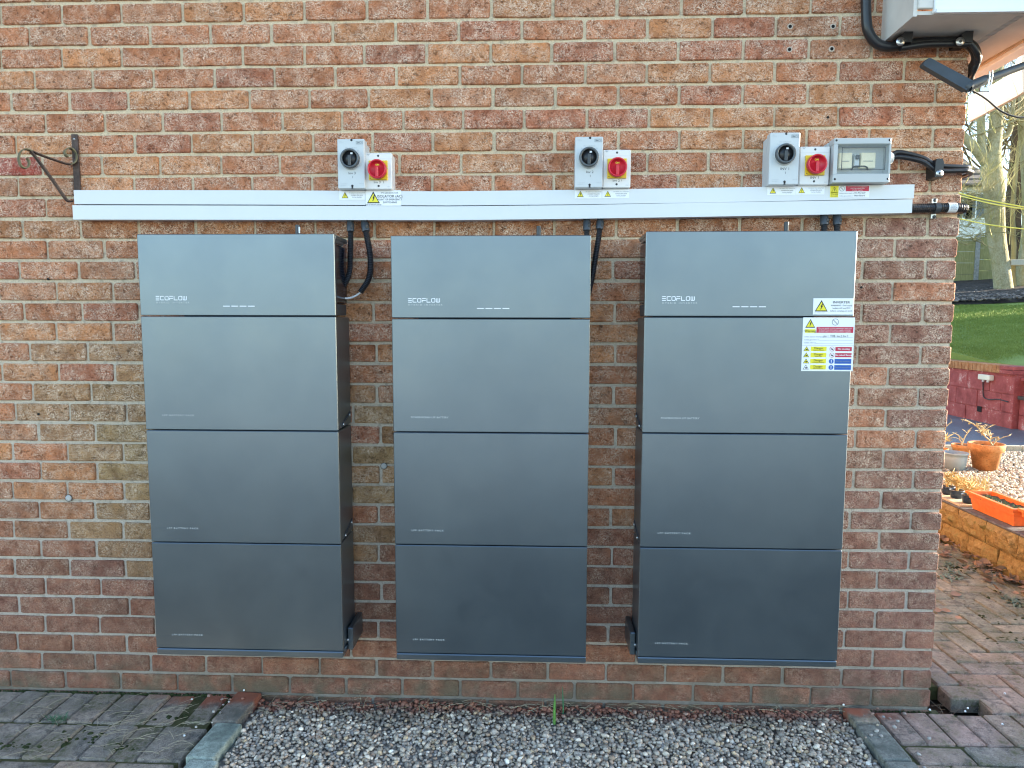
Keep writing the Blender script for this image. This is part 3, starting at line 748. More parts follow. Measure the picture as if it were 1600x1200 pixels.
def ac_iso(x0, x1, z0, z1, label, note):
    root = empty('ac_isolator', ((x0+x1)/2, 0, z0), label, 'isolator switch', 'white isolators with red rotary knobs'); yf = -0.066
    MB().box(x0+0.001, x1-0.001, -0.038, -0.001, z0+0.001, z1-0.001, 0.003).build('back_box', WHITEP, root)
    lid = MB().box(x0, x1, yf, -0.0385, z0, z1, 0.003).build('lid', WHITEP, root)
    cx = (x0+x1)/2; cz = z0+0.066; y = yf-0.0004
    for zz in (z1-0.010, z0+0.0125): MB().lathe([(0.0038, 0.0), (0.0038, 0.0006), (0.0, 0.0006)], (cx, yf, zz), 12, 'Y').build('lid_screw', DGREY, lid)
    MB().box(x0+0.001, x1-0.001, yf-0.0005, yf+0.001, z1-0.0215, z1-0.0210).build('lid_groove', GREYP2, lid)
    yp = MB().box(cx-0.0335, cx+0.0335, yf-0.006, yf, cz-0.034, cz+0.034, 0.001).build('switch_plate', YEL, root)
    MB().box(cx-0.030, cx-0.026, yf-0.0064, yf-0.006, cz-0.0295, cz-0.0275).box(cx-0.028, cx+0.029, yf-0.0064, yf-0.006, cz-0.0332, cz-0.0324).build('plate_marking', P_BLK, yp)
    kn = MB().lathe([(0.029, 0.006), (0.033, 0.010), (0.033, 0.027), (0.0305, 0.029), (0.0275, 0.0275), (0.0275, 0.016), (0.0, 0.016)], (cx, yf, cz+0.001), 36, 'Y').build('rotary_knob', RED, root)
    MB().box(cx-0.0052, cx+0.0052, yf-0.029, yf-0.014, cz-0.027, cz+0.009, 0.0015).build('knob_grip', RED, kn)
    p = MB(); text_mb(p, 'ON', cx, cz+0.014, 0.006, yf-0.0164, 'CENTER', 1.0, 0.0003); p.build('knob_marking', P_YEL, kn)
    p = MB(); p.add([(x0+0.006, y, z1-0.003), (x0+0.020, y, z1-0.003), (x0+0.013, y, z1-0.010)], [(0,1,2)]); text_mb(p, 'IP65', x1-0.017, z0+0.008, 0.003, y, 'LEFT', 1.2); p.build('moulded_lettering', P_PALE, lid)
    p = MB(); text_mb(p, note, cx+0.002, cz-0.0445, 0.0078, y, 'CENTER', 1.15); p.build('handwriting', P_BLK, lid)
    return root
def tz(X):   # top of the upper trunking at X
    pts = [px(x, y, Y=-0.05) for x, y in ((115,297),(400,297.3),(700,299),(900,296.5),(1100,293.5),(1429,288))]
    for a, b in zip(pts, pts[1:]):
        if a.x <= X <= b.x: return a.z+(b.z-a.z)*(X-a.x)/(b.x-a.x)
    return pts[0].z
def corner(x0, y0, x1, y1, Y): a = px(x0, y0, Y=Y); b = px(x1, y1, Y=Y); return a.x, b.x, b.z, a.z
x0, x1, z0, z1 = corner(526.5, 215, 570.5, 295, -0.082); z0 = max(z0, tz(x0)+0.001); dc_iso(x0, x1, z0, z0+0.172, 'grey isolator with black knob above the left cabinet, handwritten Inv 3', 'Inv 3', '1')
x0, x1, z0, z1 = corner(568, 239, 611, 296, -0.066); z0 = max(z0, tz(x0)+0.001); ac_iso(x0+0.004, x1+0.004, z0, z1, 'white isolator with red knob on yellow plate above the gap right of the left cabinet', 'Inv 3  1')
x0, x1, z0, z1 = corner(899, 211, 942, 294, -0.082); z0 = max(z0, tz(x0)+0.001); dc_iso(x0, x1-0.001, z0, z0+0.174, 'grey isolator with black knob above the right end of the middle cabinet', 'Inv 2', '1')
x0, x1, z0, z1 = corner(942.5, 234, 985, 293.5, -0.066); z0 = max(z0, tz(x0)+0.001); ac_iso(x0, x1, z0, z1, 'white isolator with red knob above the gap right of the middle cabinet', 'Inv 2 /')
x0, x1, z0, z1 = corner(1204, 205, 1247.5, 289, -0.082); z0 = max(z0, tz(x0)+0.001); dc_iso(x0, x1, z0, z0+0.176, 'grey isolator with black knob left of the fuse box above the corner cabinet', 'INV 1', '1')
x0, x1, z0, z1 = corner(1250.5, 229, 1295, 289.5, -0.066); z0 = max(z0, tz(x0)+0.001); ac_iso(x0, x1, z0, z1, 'white isolator with red knob touching the left side of the fuse box', 'INV 1')

# fuse box with tinted window
CLEAR = NM('tinted clear window'); CLEAR.set((0.42, 0.48, 0.47), 0.08, 0, None, 0.5, Alpha=0.10); CLEAR = CLEAR.m
CREAM = plain('yellowed breaker plastic', (0.86, 0.75, 0.50), 0.5, var=0.04, scale=40)
x0, x1, z0, z1 = corner(1304, 216.5, 1390, 285, -0.088); z0 = max(z0, tz(x0)+0.001); z1 = z0+0.150
root = empty('fuse_box', ((x0+x1)/2, 0, z0), 'grey fuse box with tinted flap window and a cable gland on its right', 'fuse box'); yf = -0.088
MB().box(x0-0.004, x1+0.001, -0.042, -0.001, z0+0.003, z1-0.003, 0.006).build('back_box', GREYP2, root)
lid = MB(); wx0, wx1, wz0, wz1 = x0+0.013, x1-0.006, z0+0.030, z1-0.021
lid.box(x0, x1, yf, -0.043, z0, wz0, 0.002); lid.box(x0, x1, yf, -0.043, wz1, z1, 0.002)
lid.box(x0, wx0, yf+0.0004, -0.043, wz0, wz1); lid.box(wx1, x1, yf+0.0004, -0.043, wz0, wz1)
lo = lid.build('lid', GREYP2, root)
for a in (x0+0.007, x1-0.007):
    for b in (z0+0.012, z1-0.008): MB().lathe([(0.0038, 0.0), (0.0038, 0.0007), (0.0, 0.0007)], (a, yf, b), 12, 'Y').build('lid_screw', BLACKP, lo)
MB().box(wx0+0.001, wx1-0.001, -0.050, -0.046, wz0+0.001, wz1-0.001).build('inner_plate', GREYP2, root)
for (a, b) in ((0.013, 0.058), (0.088, 0.138)):
    bk = MB().box(wx0+a, wx0+b, -0.070, -0.0502, wz0+0.022, wz1-0.024, 0.002).build('breaker', CREAM, root)
    MB().box(wx0+a+0.008, wx0+b-0.010, -0.0715, -0.0702, wz0+0.045, wz0+0.047).build('breaker_seam', P_GRY, bk)
bk = MB().box(wx0+0.066, wx0+0.082, -0.070, -0.0502, wz0+0.030, wz1-0.030, 0.001).build('breaker', GREYP, root)
MB().box(wx0+0.068, wx0+0.080, -0.078, -0.0702, wz0+0.052, wz0+0.066, 0.001).build('breaker_toggle', BLACKP, bk)
fl = MB().box(wx0+0.0005, wx1-0.0005, yf+0.001, yf+0.004, wz0+0.0005, wz1-0.0005).build('window_flap', CLEAR, root)
fr = MB(); a0, a1, b0, b1 = wx0+0.014, wx1-0.012, wz0+0.013, wz1-0.010
for q in ((a0, a1, b0, b0+0.002), (a0, a1, b1-0.002, b1), (a0, a0+0.002, b0, b1), (a1-0.002, a1, b0, b1)): fr.box(q[0], q[1], yf-0.0008, yf+0.0008, q[2], q[3])
fr.build('flap_frame', MGREY, fl)
MB().strip([(wx0+0.048, yf-0.001, b0-0.001), (wx0+0.052, yf-0.002, b0+0.008), (wx0+0.060, yf-0.002, b0+0.0115), (wx0+0.092, yf-0.002, b0+0.0115), (wx0+0.100, yf-0.002, b0+0.008), (wx0+0.104, yf-0.001, b0-0.001)], Vector((0,0.002,0)), 0.004).build('flap_handle', DGREY, fl)
gz = z0+0.094
MB().lathe([(0.021, 0.0), (0.021, 0.010), (0.0235, 0.012), (0.0235, 0.020), (0.018, 0.032), (0.012, 0.034)], (x1, -0.030, gz), 20, 'X', smooth=True).build('cable_gland', GREYP, root)
FUSE = (x1, gz)

# ------------------------------------------------------------------ hoses, cables and clips
def hose(name, label, pts, r, coupl=None, tail=None, ribs=True, cat='cable hose', group='black hoses under the trunking'):
    root = empty(name, pts[0], label, cat, group)
    (MB().ribbed(pts, r) if ribs else MB().tube(smoothpath(pts, 8), r, 12)).build('hose', BLACKP, root)
    if coupl:
        p = Vector(pts[0]); q = Vector(pts[1]); d = (q-p).normalized()
        c = MB().tube([p-d*0.004, p+d*0.012, p+d*0.0121, p+d*coupl], [r+0.0016, r+0.0016, r+0.003, r+0.003], 14)
        c.build('hose_coupling', DGREY, root)
        sg = (p+d*(coupl*0.62))
        MB().box(sg.x+r*0.2, sg.x+r*0.95, sg.y-r-0.0042, sg.y-r*0.5, sg.z-0.006, sg.z+0.006, 0.001).build('coupling_latch', BLACKP, root)
    if tail: MB().tube(smoothpath(tail, 8), 0.0034, 8).build('inner_cable', P_WHT, root)
    return root
P = lambda x, y, Y: px(x, y, Y=Y)
hose('cable_hose', 'black ribbed hose curving closest to the side of the leftmost cabinet', [P(547.5,344,-.032), P(548,370,-.036), P(547.5,400,-.05), P(546,425,-.058), P(539,444,-.062), P(526,458,-.066)], 0.0105, 0.040)
hose('cable_hose', 'outer black hose right of the left cabinet, white wire showing at its end', [P(569,344,-.032), P(573,368,-.040), P(577.5,392,-.05), P(579,415,-.056), P(576,436,-.060), P(563,457,-.062)], 0.0115, 0.042, [P(564.5,456,-.062), P(556,462,-.064), P(547,465.5,-.066), P(538,466,-.070), P(528,463,-.072)])
hose('cable_hose', 'short black hose dropping straight behind the top of the middle cabinet', [P(917,341,-.032), P(917,362,-.040), P(916.5,392,-.06), P(915,425,-.07)], 0.0105, 0.045)
hose('cable_hose', 'black ribbed hose slanting down to the right edge of the middle cabinet', [P(938.5,341,-.032), P(936,366,-.040), P(931,398,-.052), P(926,430,-.065), P(919,462,-.085)], 0.0105, 0.040)
hose('cable_hose', 'left one of two short black hoses entering the top of the corner cabinet', [P(1287.5,334,-.032), P(1288,350,-.036), P(1288,372,-.05)], 0.0115, 0.040)
hose('cable_hose', 'right one of two short black hoses entering the top of the corner cabinet', [P(1308,334,-.032), P(1308,350,-.036), P(1308,372,-.05)], 0.0115, 0.040)

def clip(name, label, x, z, r, cat='cable clip', big=True):
    """a screwed P clip with a washer below a round cable"""
    root = empty(name, (x, 0, z), label, cat, 'cable clips with screws')
    pr = [(-0.014, -r-0.024), (0.014, -r-0.024), (0.014, r*0.6), (0.010, r+0.005), (-0.010, r+0.005), (-0.014, r*0.6)]
    MB().prism([(x+a, z+b) for a, b in pr], -0.060, -0.002).build('strap', BLACKP, root)
    w_ = MB().lathe([(0.0125, 0.0), (0.0125, 0.002), (0.004, 0.0034), (0.0, 0.0030)], (x+0.001, -0.060, z-r-0.011), 20, 'Y').build('washer', STEEL, root)
    MB().lathe([(0.0045, 0.0032), (0.0045, 0.0046), (0.0, 0.0052)], (x+0.001, -0.060, z-r-0.011), 10, 'Y').build('screw_head', DGREY, w_)
    return root
cb = empty('black_cable', (FUSE[0], -0.05, FUSE[1]), 'two black cables running from the fuse box gland round the house corner', 'cable')
g0 = Vector((FUSE[0]+0.028, -0.030, FUSE[1]))
MB().tube(smoothpath([g0+Vector((0,0,.004)), P(1404,238,-.034), P(1440,246,-.036), P(1464,258,-.036), P(1500,261,-.030), P(1513,262,-.022), Vector((XC+0.016, 0.01, 2.028)), Vector((XC+0.020, 0.10, 2.030)), Vector((XC+0.020, 0.60, 2.03))]), 0.0085, 10).build('cable', BLACKP, cb)
MB().tube(smoothpath([g0-Vector((0,0,.005)), P(1404,245,-.036), P(1440,252,-.044), P(1464,266,-.046), P(1500,267,-.040), P(1512,267,-.034), Vector((XC+0.030, 0.0, 2.014)), Vector((XC+0.034, 0.10, 2.014)), Vector((XC+0.034, 0.60, 2.014))]), 0.0085, 10).build('cable', BLACKP, cb)
p = px(1463, 260, Y=-0.04); clip('cable_clip', 'black clip holding the two fuse box cables near the house corner', p.x, p.z, 0.017)
hs = empty('cable_hose', px(1427, 325, Y=-.03), 'horizontal black ribbed hose leaving the right end of the lower trunking', 'cable hose', 'black hoses at the house corner')
MB().ribbed([P(1424,325.5,-.028), P(1450,325,-.028), P(1480,324.5,-.028), P(1503,325,-.024), Vector((XC+0.014, 0.012, 1.892)), Vector((XC+0.024, 0.10, 1.895)), Vector((XC+0.024, 0.5, 1.895))], 0.0165, 0.007, 0.002, 12).build('hose', BLACKP, hs)
a = px(1479, 324.6, Y=-.028); b = px(1493, 324.7, Y=-.028)
lb = MB().tube([a, b], 0.0174, 20, cap=False).build('paper_label', STICK, hs)
q = MB()
for k, zz in enumerate((0.008, 0.003, -0.002, -0.007)): text_mb(q, ('1 00 MM', 'CONDUIT', 'BS EN 61386', 'UV STABLE')[k], (a.x+b.x)/2, a.z+zz-0.002, 0.0034, a.y-0.0180, 'CENTER', 0.9)
q.build('printed_text', P_BLK, lb)
pc = px(1463, 325, Y=-.028)
rt = empty('pipe_clip', (pc.x, 0, pc.z), 'steel saddle clip with two screws across the hose at the house corner', 'pipe clip')
MB().tube([(pc.x-0.009, pc.y, pc.z), (pc.x+0.009, pc.y, pc.z)], 0.0185, 16).build('band', DGREY, rt)
for sg, nm in ((1, 'tab'), (-1, 'tab')):
    t = MB().box(pc.x-0.009, pc.x+0.009, -0.016, -0.003, pc.z+sg*0.017, pc.z+sg*0.036, 0.002).build(nm, STEEL, rt)
    MB().lathe([(0.006, 0), (0.006, 0.002), (0, 0.003)], (pc.x+0.001, -0.016, pc.z+sg*0.029), 12, 'Y').build('screw', DGREY, t)

# ------------------------------------------------------------------ hanging basket bracket
br = empty('hanging_basket_bracket', px(118, 250, Y=0), 'rusty wrought iron hanging basket bracket with scrolled ends left of the trunking', 'basket bracket')
a = px(116, 210, Y=-.006); b = px(121, 299, Y=-.006)
MB().box(a.x-0.010, a.x+0.014, -0.010, -0.003, b.z-0.03, a.z, 0.001).build('wall_plate', IRON, br)
MB().lathe([(0.004, 0), (0.004, 0.002), (0, 0.003)], (a.x+0.002, -0.010, a.z-0.018), 10, 'Y').build('screw', STEEL, br)
ax = a.x+0.001
def arc(cx, cz, r0, r1, a0, a1, n=22): return [(r0+(r1-r0)*k/n, a0+(a1-a0)*k/n) for k in range(n+1)]
# the arm leans out from the wall towards the left and forward
d_arm = Vector((-0.62, -0.78, 0)).normalized(); wv = Vector((d_arm.y, -d_arm.x, 0))*0.011
org = Vector((ax, -0.012, 0)); pt = lambda s_, z: org+d_arm*s_+Vector((0,0,z))
nrm_ = Vector((d_arm.y, -d_arm.x, 0))
def apx(x, y):
    """point of the bracket's own upright plane seen at a place in the photograph"""
    d = px(x, y, Y=0)-CAMP; return CAMP+d*((org-CAMP).dot(nrm_)/d.dot(nrm_))
def az(lst): return [apx(a_/3.636, 150+b_/3.636) for a_, b_ in lst]
MB().strip(smoothpath(az([(152,352),(165,375),(160,402),(140,409),(118,395),(107,360),(112,325),(128,307),(150,303),(182,314)]), 5), wv, 0.004).build('scroll', IRONG, br)
MB().strip(smoothpath(az([(182,314),(230,335),(300,360),(370,383),(398,389)]), 4), wv, 0.004).build('arm', IRON, br)
MB().strip(smoothpath(az([(398,389),(418,382),(432,360),(428,325),(410,302),(388,297),(370,310),(371,334),(386,346)]), 5), wv, 0.004).build('scroll', IRONG, br)
MB().strip(smoothpath(az([(172,316),(200,345),(300,480),(368,578),(388,597),(412,598)]), 5), wv, 0.005).build('brace', IRON, br)

# ------------------------------------------------------------------ eaves over the corner
UPVC = plain('white weathered upvc', (0.78, 0.79, 0.78), 0.38, var=0.03, scale=5)
UPVCD = plain('grubby soffit board', (0.60, 0.56, 0.50), 0.55, var=0.10, scale=9)
VENT = plain('vent slot dark', (0.03, 0.03, 0.03), 0.8, var=0.0)
zs = 2.465; xs = 1.228; ys = -0.205
ev = empty('roof_eaves', (xs, 0, zs), 'white boxed roof eaves with slotted soffit above the house corner', 'eaves')
MB().box(xs+0.060, 3.2, ys-0.018, ys, zs+0.004, zs+0.62, 0.003).build('bargeboard', UPVC, ev)
MB().box(xs+0.062, 3.2, ys-0.024, ys-0.0185, zs+0.001, zs+0.012).build('bargeboard_lip', UPVC, ev)
eb = MB(); Mx = Matrix(((0,1,0,0),(1,0,0,0),(0,0,1,0),(0,0,0,1)))
eb.prism([(-0.002, zs-0.008), (ys-0.004, zs-0.002), (ys-0.004, zs+0.05), (ys-0.02, zs+0.62), (-0.002, zs+0.62)], xs, xs+0.012, M=Mx)
eb.box(xs+0.0125, xs+0.0605, ys-0.010, ys+0.004, zs+0.02, zs+0.62, 0.004)
eb.build('box_end', UPVCD, ev)
vx0 = 1.566
so = MB(); so.box(xs+0.0125, vx0, ys+0.0005, -0.001, zs+0.004, zs+0.016); so.box(XC+0.002, vx0, 0.0, 8.2, zs+0.004, zs+0.016); so.box(vx0+0.022, 1.712, ys+0.0005, 8.2, zs+0.004, zs+0.016)
so.build('soffit', UPVCD, ev)
vt = MB(); vt.box(vx0+0.0005, vx0+0.0215, ys+0.001, 8.2, zs+0.010, zs+0.014)
vo = vt.build('soffit_vent', VENT, ev)
sl = MB(); y = ys+0.004
while y < 3.0:
    sl.box(vx0+0.0004, vx0+0.0216, y, y+0.0045, zs+0.0042, zs+0.0098); y += 0.010
sl.build('vent_slats', UPVCD, vo)['kind'] = 'stuff'
MB().box(1.7125, 1.722, ys+0.0005, 8.2, zs-0.004, zs+0.02).build('soffit_trim', plain('trim with painted warm light', (0.44, 0.33, 0.21), 0.6, var=0.1, scale=20), ev)  # tan colour paints in the warm light falling on the trim
MB().box(1.7225, 1.775, ys+0.0005, 8.2, zs-0.018, zs+0.22, 0.002).build('fascia', UPVC, ev)
# the gable above the frame and its two roof slopes, which shade the ground in front
TILE = m_stone('concrete roof tile', ((0.10,0.07,0.06),(0.16,0.11,0.09),(0.22,0.16,0.13)), 20)
XA, ZA = -2.6, 5.4
gb = MB(); gb.prism([(-6.6, -0.08), (-2.76, -0.08), (-2.76, 2.83), (XC, 2.83), (XA, ZA-0.12), (-6.6, 2.83)], 0.0, 0.2); gb.build('gable_brickwork', m_stone('distant brickwork', ((0.18,0.085,0.06),(0.26,0.12,0.08),(0.33,0.16,0.11)), 9, 0.004), wall)
for xe, nm in ((1.90, 'roof_slope'), (-7.1, 'roof_slope')):
    zz = zs+0.60
    quad = [Vector((xe, ys-0.03, zz)), Vector((XA, ys-0.03, ZA)), Vector((XA, 8.3, ZA)), Vector((xe, 8.3, zz))]
    MB().add(quad+[p+Vector((0,0,0.1)) for p in quad], [(0,1,2,3),(7,6,5,4),(0,4,5,1),(1,5,6,2),(2,6,7,3),(3,7,4,0)]).build(nm, TILE, ev)
# white verge boards further back, joined in three lengths
VERGE = plain('dull white plastic', (0.42, 0.43, 0.42), 0.5, var=0.05, scale=6)
fb = empty('verge_board', px(1555, 160, X=1.95), 'white plastic verge board in jointed lengths behind the grey aerial arm', 'verge board')
def quadslab(name, a, b, c, d, th, mat, par):
    n = (b-a).cross(d-a).normalized()*th; v = [a,b,c,d,a+n,b+n,c+n,d+n]
    MB().add(v, [(0,1,2,3),(7,6,5,4),(0,4,5,1),(1,5,6,2),(2,6,7,3),(3,7,4,0)]).build(name, mat, par)
Q = lambda x, y: px(x, y, X=1.95)
quadslab('board', Q(1513,190.5), Q(1513,151), Q(1534,141.5), Q(1541,176), 0.012, VERGE, fb)
quadslab('board', Q(1541.5,175.7), Q(1534.6,141.2), Q(1578,116), Q(1590.5,149), 0.014, VERGE, fb)
quadslab('board', Q(1591,148.7), Q(1578.6,115.7), Q(1596,80), Q(1598,144), 0.012, VERGE, fb)

# black drainpipe-like cable under the eaves
ec = empty('black_cable', px(1400, 70, Y=-.04), 'thick black cables looping under the white eaves and round the house corner', 'cable')
pth = [P(1352,-25,-.035), P(1353,0,-.035), P(1353.5,25,-.035), P(1356,47,-.036), P(1366,64,-.036), P(1380,72,-.038), P(1402,72,-.04), P(1440,66.5,-.04), P(1480,65.5,-.042), P(1502,66,-.045), P(1516,70,-.045), P(1524.5,82,-.040), P(1524,98,-.02), Vector((XC+0.016, 0.05, 2.37)), Vector((XC+0.018, 0.25, 2.36)), Vector((XC+0.018, 0.8, 2.36))]
MB().tube(smoothpath(pth, 6), 0.0165, 12).build('cable', BLACKP, ec)
pth2 = [p+Vector((0.002, -0.016, -0.013)) for p in pth[6:10]]+[P(1516,68,-.062), P(1526,82,-.055), P(1527,96,-.03), P(1518,116,0.0), Vector((XC+0.03, 0.1, 2.33)), Vector((XC+0.03, 0.6, 2.33))]
MB().tube(smoothpath(pth2, 6), 0.011, 10).build('cable', BLACKP, ec)
for q, lb_ in ((1410, 'left one of two cable clips with washers under the white eaves'), (1503, 'right one of two cable clips with washers under the white eaves')):
    p = px(q, 66, Y=-.045)
    rt = empty('cable_clip', p, lb_, 'cable clip', 'cable clips under the eaves')
    MB().prism([(p.x-0.018, p.z-0.012), (p.x+0.016, p.z-0.012), (p.x+0.018, p.z+0.030), (p.x+0.002, p.z+0.032), (p.x-0.020, p.z+0.014)], -0.078, -0.002).build('strap', BLACKP, rt)
    c = px(q-3, 65, Y=-.078)
    w_ = MB().lathe([(0.0145, 0.0), (0.0145, 0.002), (0.004, 0.0034), (0.0, 0.003)], (c.x, -0.078, c.z), 20, 'Y').build('washer', STEEL, rt)
    MB().lathe([(0.005, 0.0032), (0.005, 0.005), (0, 0.0056)], (c.x, -0.078, c.z), 10, 'Y').build('screw_head', DGREY, w_)
# dark grey aerial arm clamped at the corner
ARM = plain('dark grey coated steel', (0.060, 0.068, 0.074), 0.42, 0.2, var=0.1, scale=25)
aa = empty('aerial_arm', px(1520, 135, Y=-.12), 'dark grey cranked aerial arm with flattened end clamped at the house corner', 'aerial arm')
e0, e1, e2 = px(1443, 97, Y=-.10), px(1513, 136, Y=-.16), px(1541, 124, Y=-.15)
d = (e1-e0).normalized()
A = e0-d*0.004; nn = d.cross(Vector((0,1,0))).normalized()
pl = []
for t_, hw in ((0, .008), (.012, .0135), (.05, .016), (1, .0185)):
    pl.append((e0+(e1-e0)*t_ if t_ < .02 or t_ == 1 else e0+(e1-e0)*t_, hw))
m_ = MB(); v = []; f = []
for p_, hw in pl:
    for sy in (-0.012, 0.012):
        for sg in (1, -1): v.append(p_+nn*hw*sg+Vector((0, sy, 0)))
for i in range(len(pl)-1):
    a_ = i*4; b_ = a_+4
    for q in ((0,1),(1,3),(3,2),(2,0)): f.append((a_+q[0], a_+q[1], b_+q[1], b_+q[0]))
f += [(0,2,3,1), (len(v)-4, len(v)-3, len(v)-1, len(v)-2)]
m_.add(v, f); m_.tube([e1-d*0.006, e1+d*0.008], 0.0172, 12)
m_.build('flat_arm', ARM, aa)
far = px(1625, 93, Y=-.13)
MB().tube([e1, e1+(e2-e1)*0.98], [0.0165, 0.0155], 14).build('socket', ARM, aa)
MB().tube([e2-(e2-e1)*0.1, far, far+(far-e2)*2.0], 0.0118, 14).build('pole', ARM, aa)
ub = MB()
for off in (0.0, 0.010):
    c_ = e2+(far-e2).normalized()*(off-0.002)
    ub.tube([c_+Vector((0,-0.017,0.020)), c_+Vector((0,-0.019,-0.0)), c_+Vector((0,-0.014,-0.024))], 0.0022, 6)
ub.box(e2.x-0.02, e2.x+0.012, e2.y-0.004, e2.y+0.004, e2.z-0.040, e2.z-0.026, 0.001)
ub.build('clamp_bolts', STEEL, aa)
wr = MB().tube(smoothpath([P(1517,140,-.14), P(1540,154,-.12), P(1562,172,-.10), P(1582,181,-.09), P(1604,183,-.08), P(1660,172,-.06)], 8), 0.0030, 8).build('thin_wire', BLACKP, None, px(1560,170,Y=-.1))
tag(wr, 'thin black wire sagging from the elbow of the grey aerial arm', 'wire')

# ------------------------------------------------------------------ ground in front
SOIL = m_stone('damp soil', ((0.035,0.028,0.022),(0.06,0.048,0.036),(0.09,0.075,0.055)), 25, 0.01)
MOSS = m_stone('dark moss', ((0.018,0.026,0.008),(0.035,0.045,0.014),(0.06,0.07,0.025)), 60, 0.006)
gd = MB(); gd.add([(-300,-300,-0.065),(300,-300,-0.065),(300,300,-0.065),(-300,300,-0.065)], [(0,1,2,3)])
tag(gd.build('ground', SOIL), kind='structure')
refl = MB(); refl.box(-14, 14, -4.4, -0.9, -0.2, 0.004)
tag(refl.build('added_dark_ground', m_stone('dark ground for reflections', ((0.030,0.030,0.032),(0.050,0.050,0.052),(0.08,0.079,0.077)), 40, 0.004)), kind='structure')  # added unseen ground, kept dark for the cabinets' lower reflections
refl = MB(); refl.box(-60, 60, -40, -4.42, -0.2, 0.02)
tag(refl.build('added_pale_ground', m_stone('pale ground for reflections', ((0.26,0.27,0.28),(0.33,0.34,0.35),(0.40,0.41,0.42)), 4, 0.004)), kind='structure')  # added unseen ground, pale to brighten the cabinets' reflections
PZ = 0.014
pav = empty('block_paving', (0, 0, 0)); pav['kind'] = 'structure'
prng = random.Random(31)
PVAR = []
for k in range(6):
    r = random.Random(50+k)
    bm = bmesh.new(); bmesh.ops.create_cube(bm, size=1)
    for q in bm.verts: q.co = Vector((q.co.x*0.1945, q.co.y*0.0945, q.co.z*0.06-0.03))
    top_e = [e for e in bm.edges if all(v_.co.z > -0.01 for v_ in e.verts)]
    side_e = [e for e in bm.edges if abs(e.verts[0].co.z-e.verts[1].co.z) > 0.01]
    bmesh.ops.bevel(bm, geom=top_e+side_e, offset=0.006, segments=1, affect='EDGES')
    for q in bm.verts: q.co += Vector((r.uniform(-.0028,.0028), r.uniform(-.0028,.0028), r.uniform(-.0022,.0016)))
    me = bpy.data.meshes.new('paver'); bm.to_mesh(me); bm.free(); me.materials.append(PAVER); PVAR.append(me)
pavers = []   # x, y, rot, length scale, width scale, tone, z
def ptone(pink=0.0, far=0.0):
    c = prng.choice([(0.36,0.285,0.225),(0.30,0.25,0.205),(0.38,0.28,0.21),(0.32,0.26,0.205),(0.28,0.24,0.20)])
    if far: c = mixc(c, prng.choice([(0.30,0.295,0.215),(0.25,0.255,0.185),(0.32,0.30,0.215)]), far)
    return mixc(c, (0.46,0.28,0.235), pink)
def pave(x, y, vert, ls=1.0, ws=1.0, pink=0.0, dz=None):
    pavers.append((x, y, math.pi/2 if vert else 0.0, ls, ws, ptone(pink, min(1, max(0, (y-0.25)/0.4)) if x > 1.5 else 0), PZ+(prng.uniform(-.0035,.0035) if dz is None else dz)))
# left: soldier course along the wall, then two mixed rows
x = -1.305
pave(-1.222, -0.095, True, 1.0, 0.85); pave(-1.205, -0.315, True, 1.0, 0.9)
for k in range(16): pave(x-0.05, -0.108, True, 1.0, 1.0); x -= 0.1
for j in range(6):
    yy = -0.262-j*0.1
    for i in range(9):
        xx = -1.18-i*0.2-(0.1 if j % 2 else 0.0)
        if j < 2:
            if j == 0:
                for t in (0, 1): pave(xx-0.05-t*0.1-0.035, yy-0.055, True)
        else: pave(xx-0.09+(0.1 if j % 2 and i == 0 else 0)*0, yy-0.012, False)
# right of the gravel: pink soldier course under the wall, stretchers below, herringbone round the corner
x = 1.312
for k in range(2): pave(x+0.05, -0.120, True, 1.0, 1.0, 0.55 if k else 0.35); x += 0.1
for i in range(7): pave(1.565+i*0.1, -0.120, True, 1.0, 1.0, (0.6, 0.3, 0.0, 0.1, 0, 0, 0)[i], None)
for j in range(5):
    for i in range(8): pave(1.42+i*0.2-(0.1 if j % 2 else 0), -0.274-j*0.1, False, 1.0, 1.0, 0.25 if j == 0 and i < 1 else 0)
HX0, HY0 = 1.565, -0.018
for j in range(-1, 46):
    for i in range(-1, 13):
        dgn = (i-j) % 4
        if j < 0 and dgn != 3: continue
        if dgn == 0: c_ = (HX0+(i+1)*0.1, HY0+(j+.5)*0.1, False)
        elif dgn == 3: c_ = (HX0+(i+.5)*0.1, HY0+(j+1)*0.1, True)
        else: continue
        if c_[0] > 2.78: continue
        if c_[0]-(.05 if c_[2] else .1) < 1.535: continue
        if j < 0: pave(c_[0], HY0+0.05, True, 0.5, 1.0); continue
        pave(c_[0], c_[1], c_[2], 1.0, 1.0, 0.3 if (c_[1] < 0.05 and c_[0] < 1.7) else 0.0)
for _ in range(2): pavers.remove(min(pavers, key=lambda b: (b[0]-1.63)**2+(b[1]-0.12)**2))      # the missing block by the corner
def pvis(b):
    a = proj((b[0], b[1], b[6]))
    if not (-30 < a[0] < 1630 and 0 < a[1] < 1240): return 0
    dd = (Vector((b[0], b[1], 0))-CAMP).length; return 1/dd**2.5
pavers.sort(key=lambda b: -pvis(b)); prest = MB()
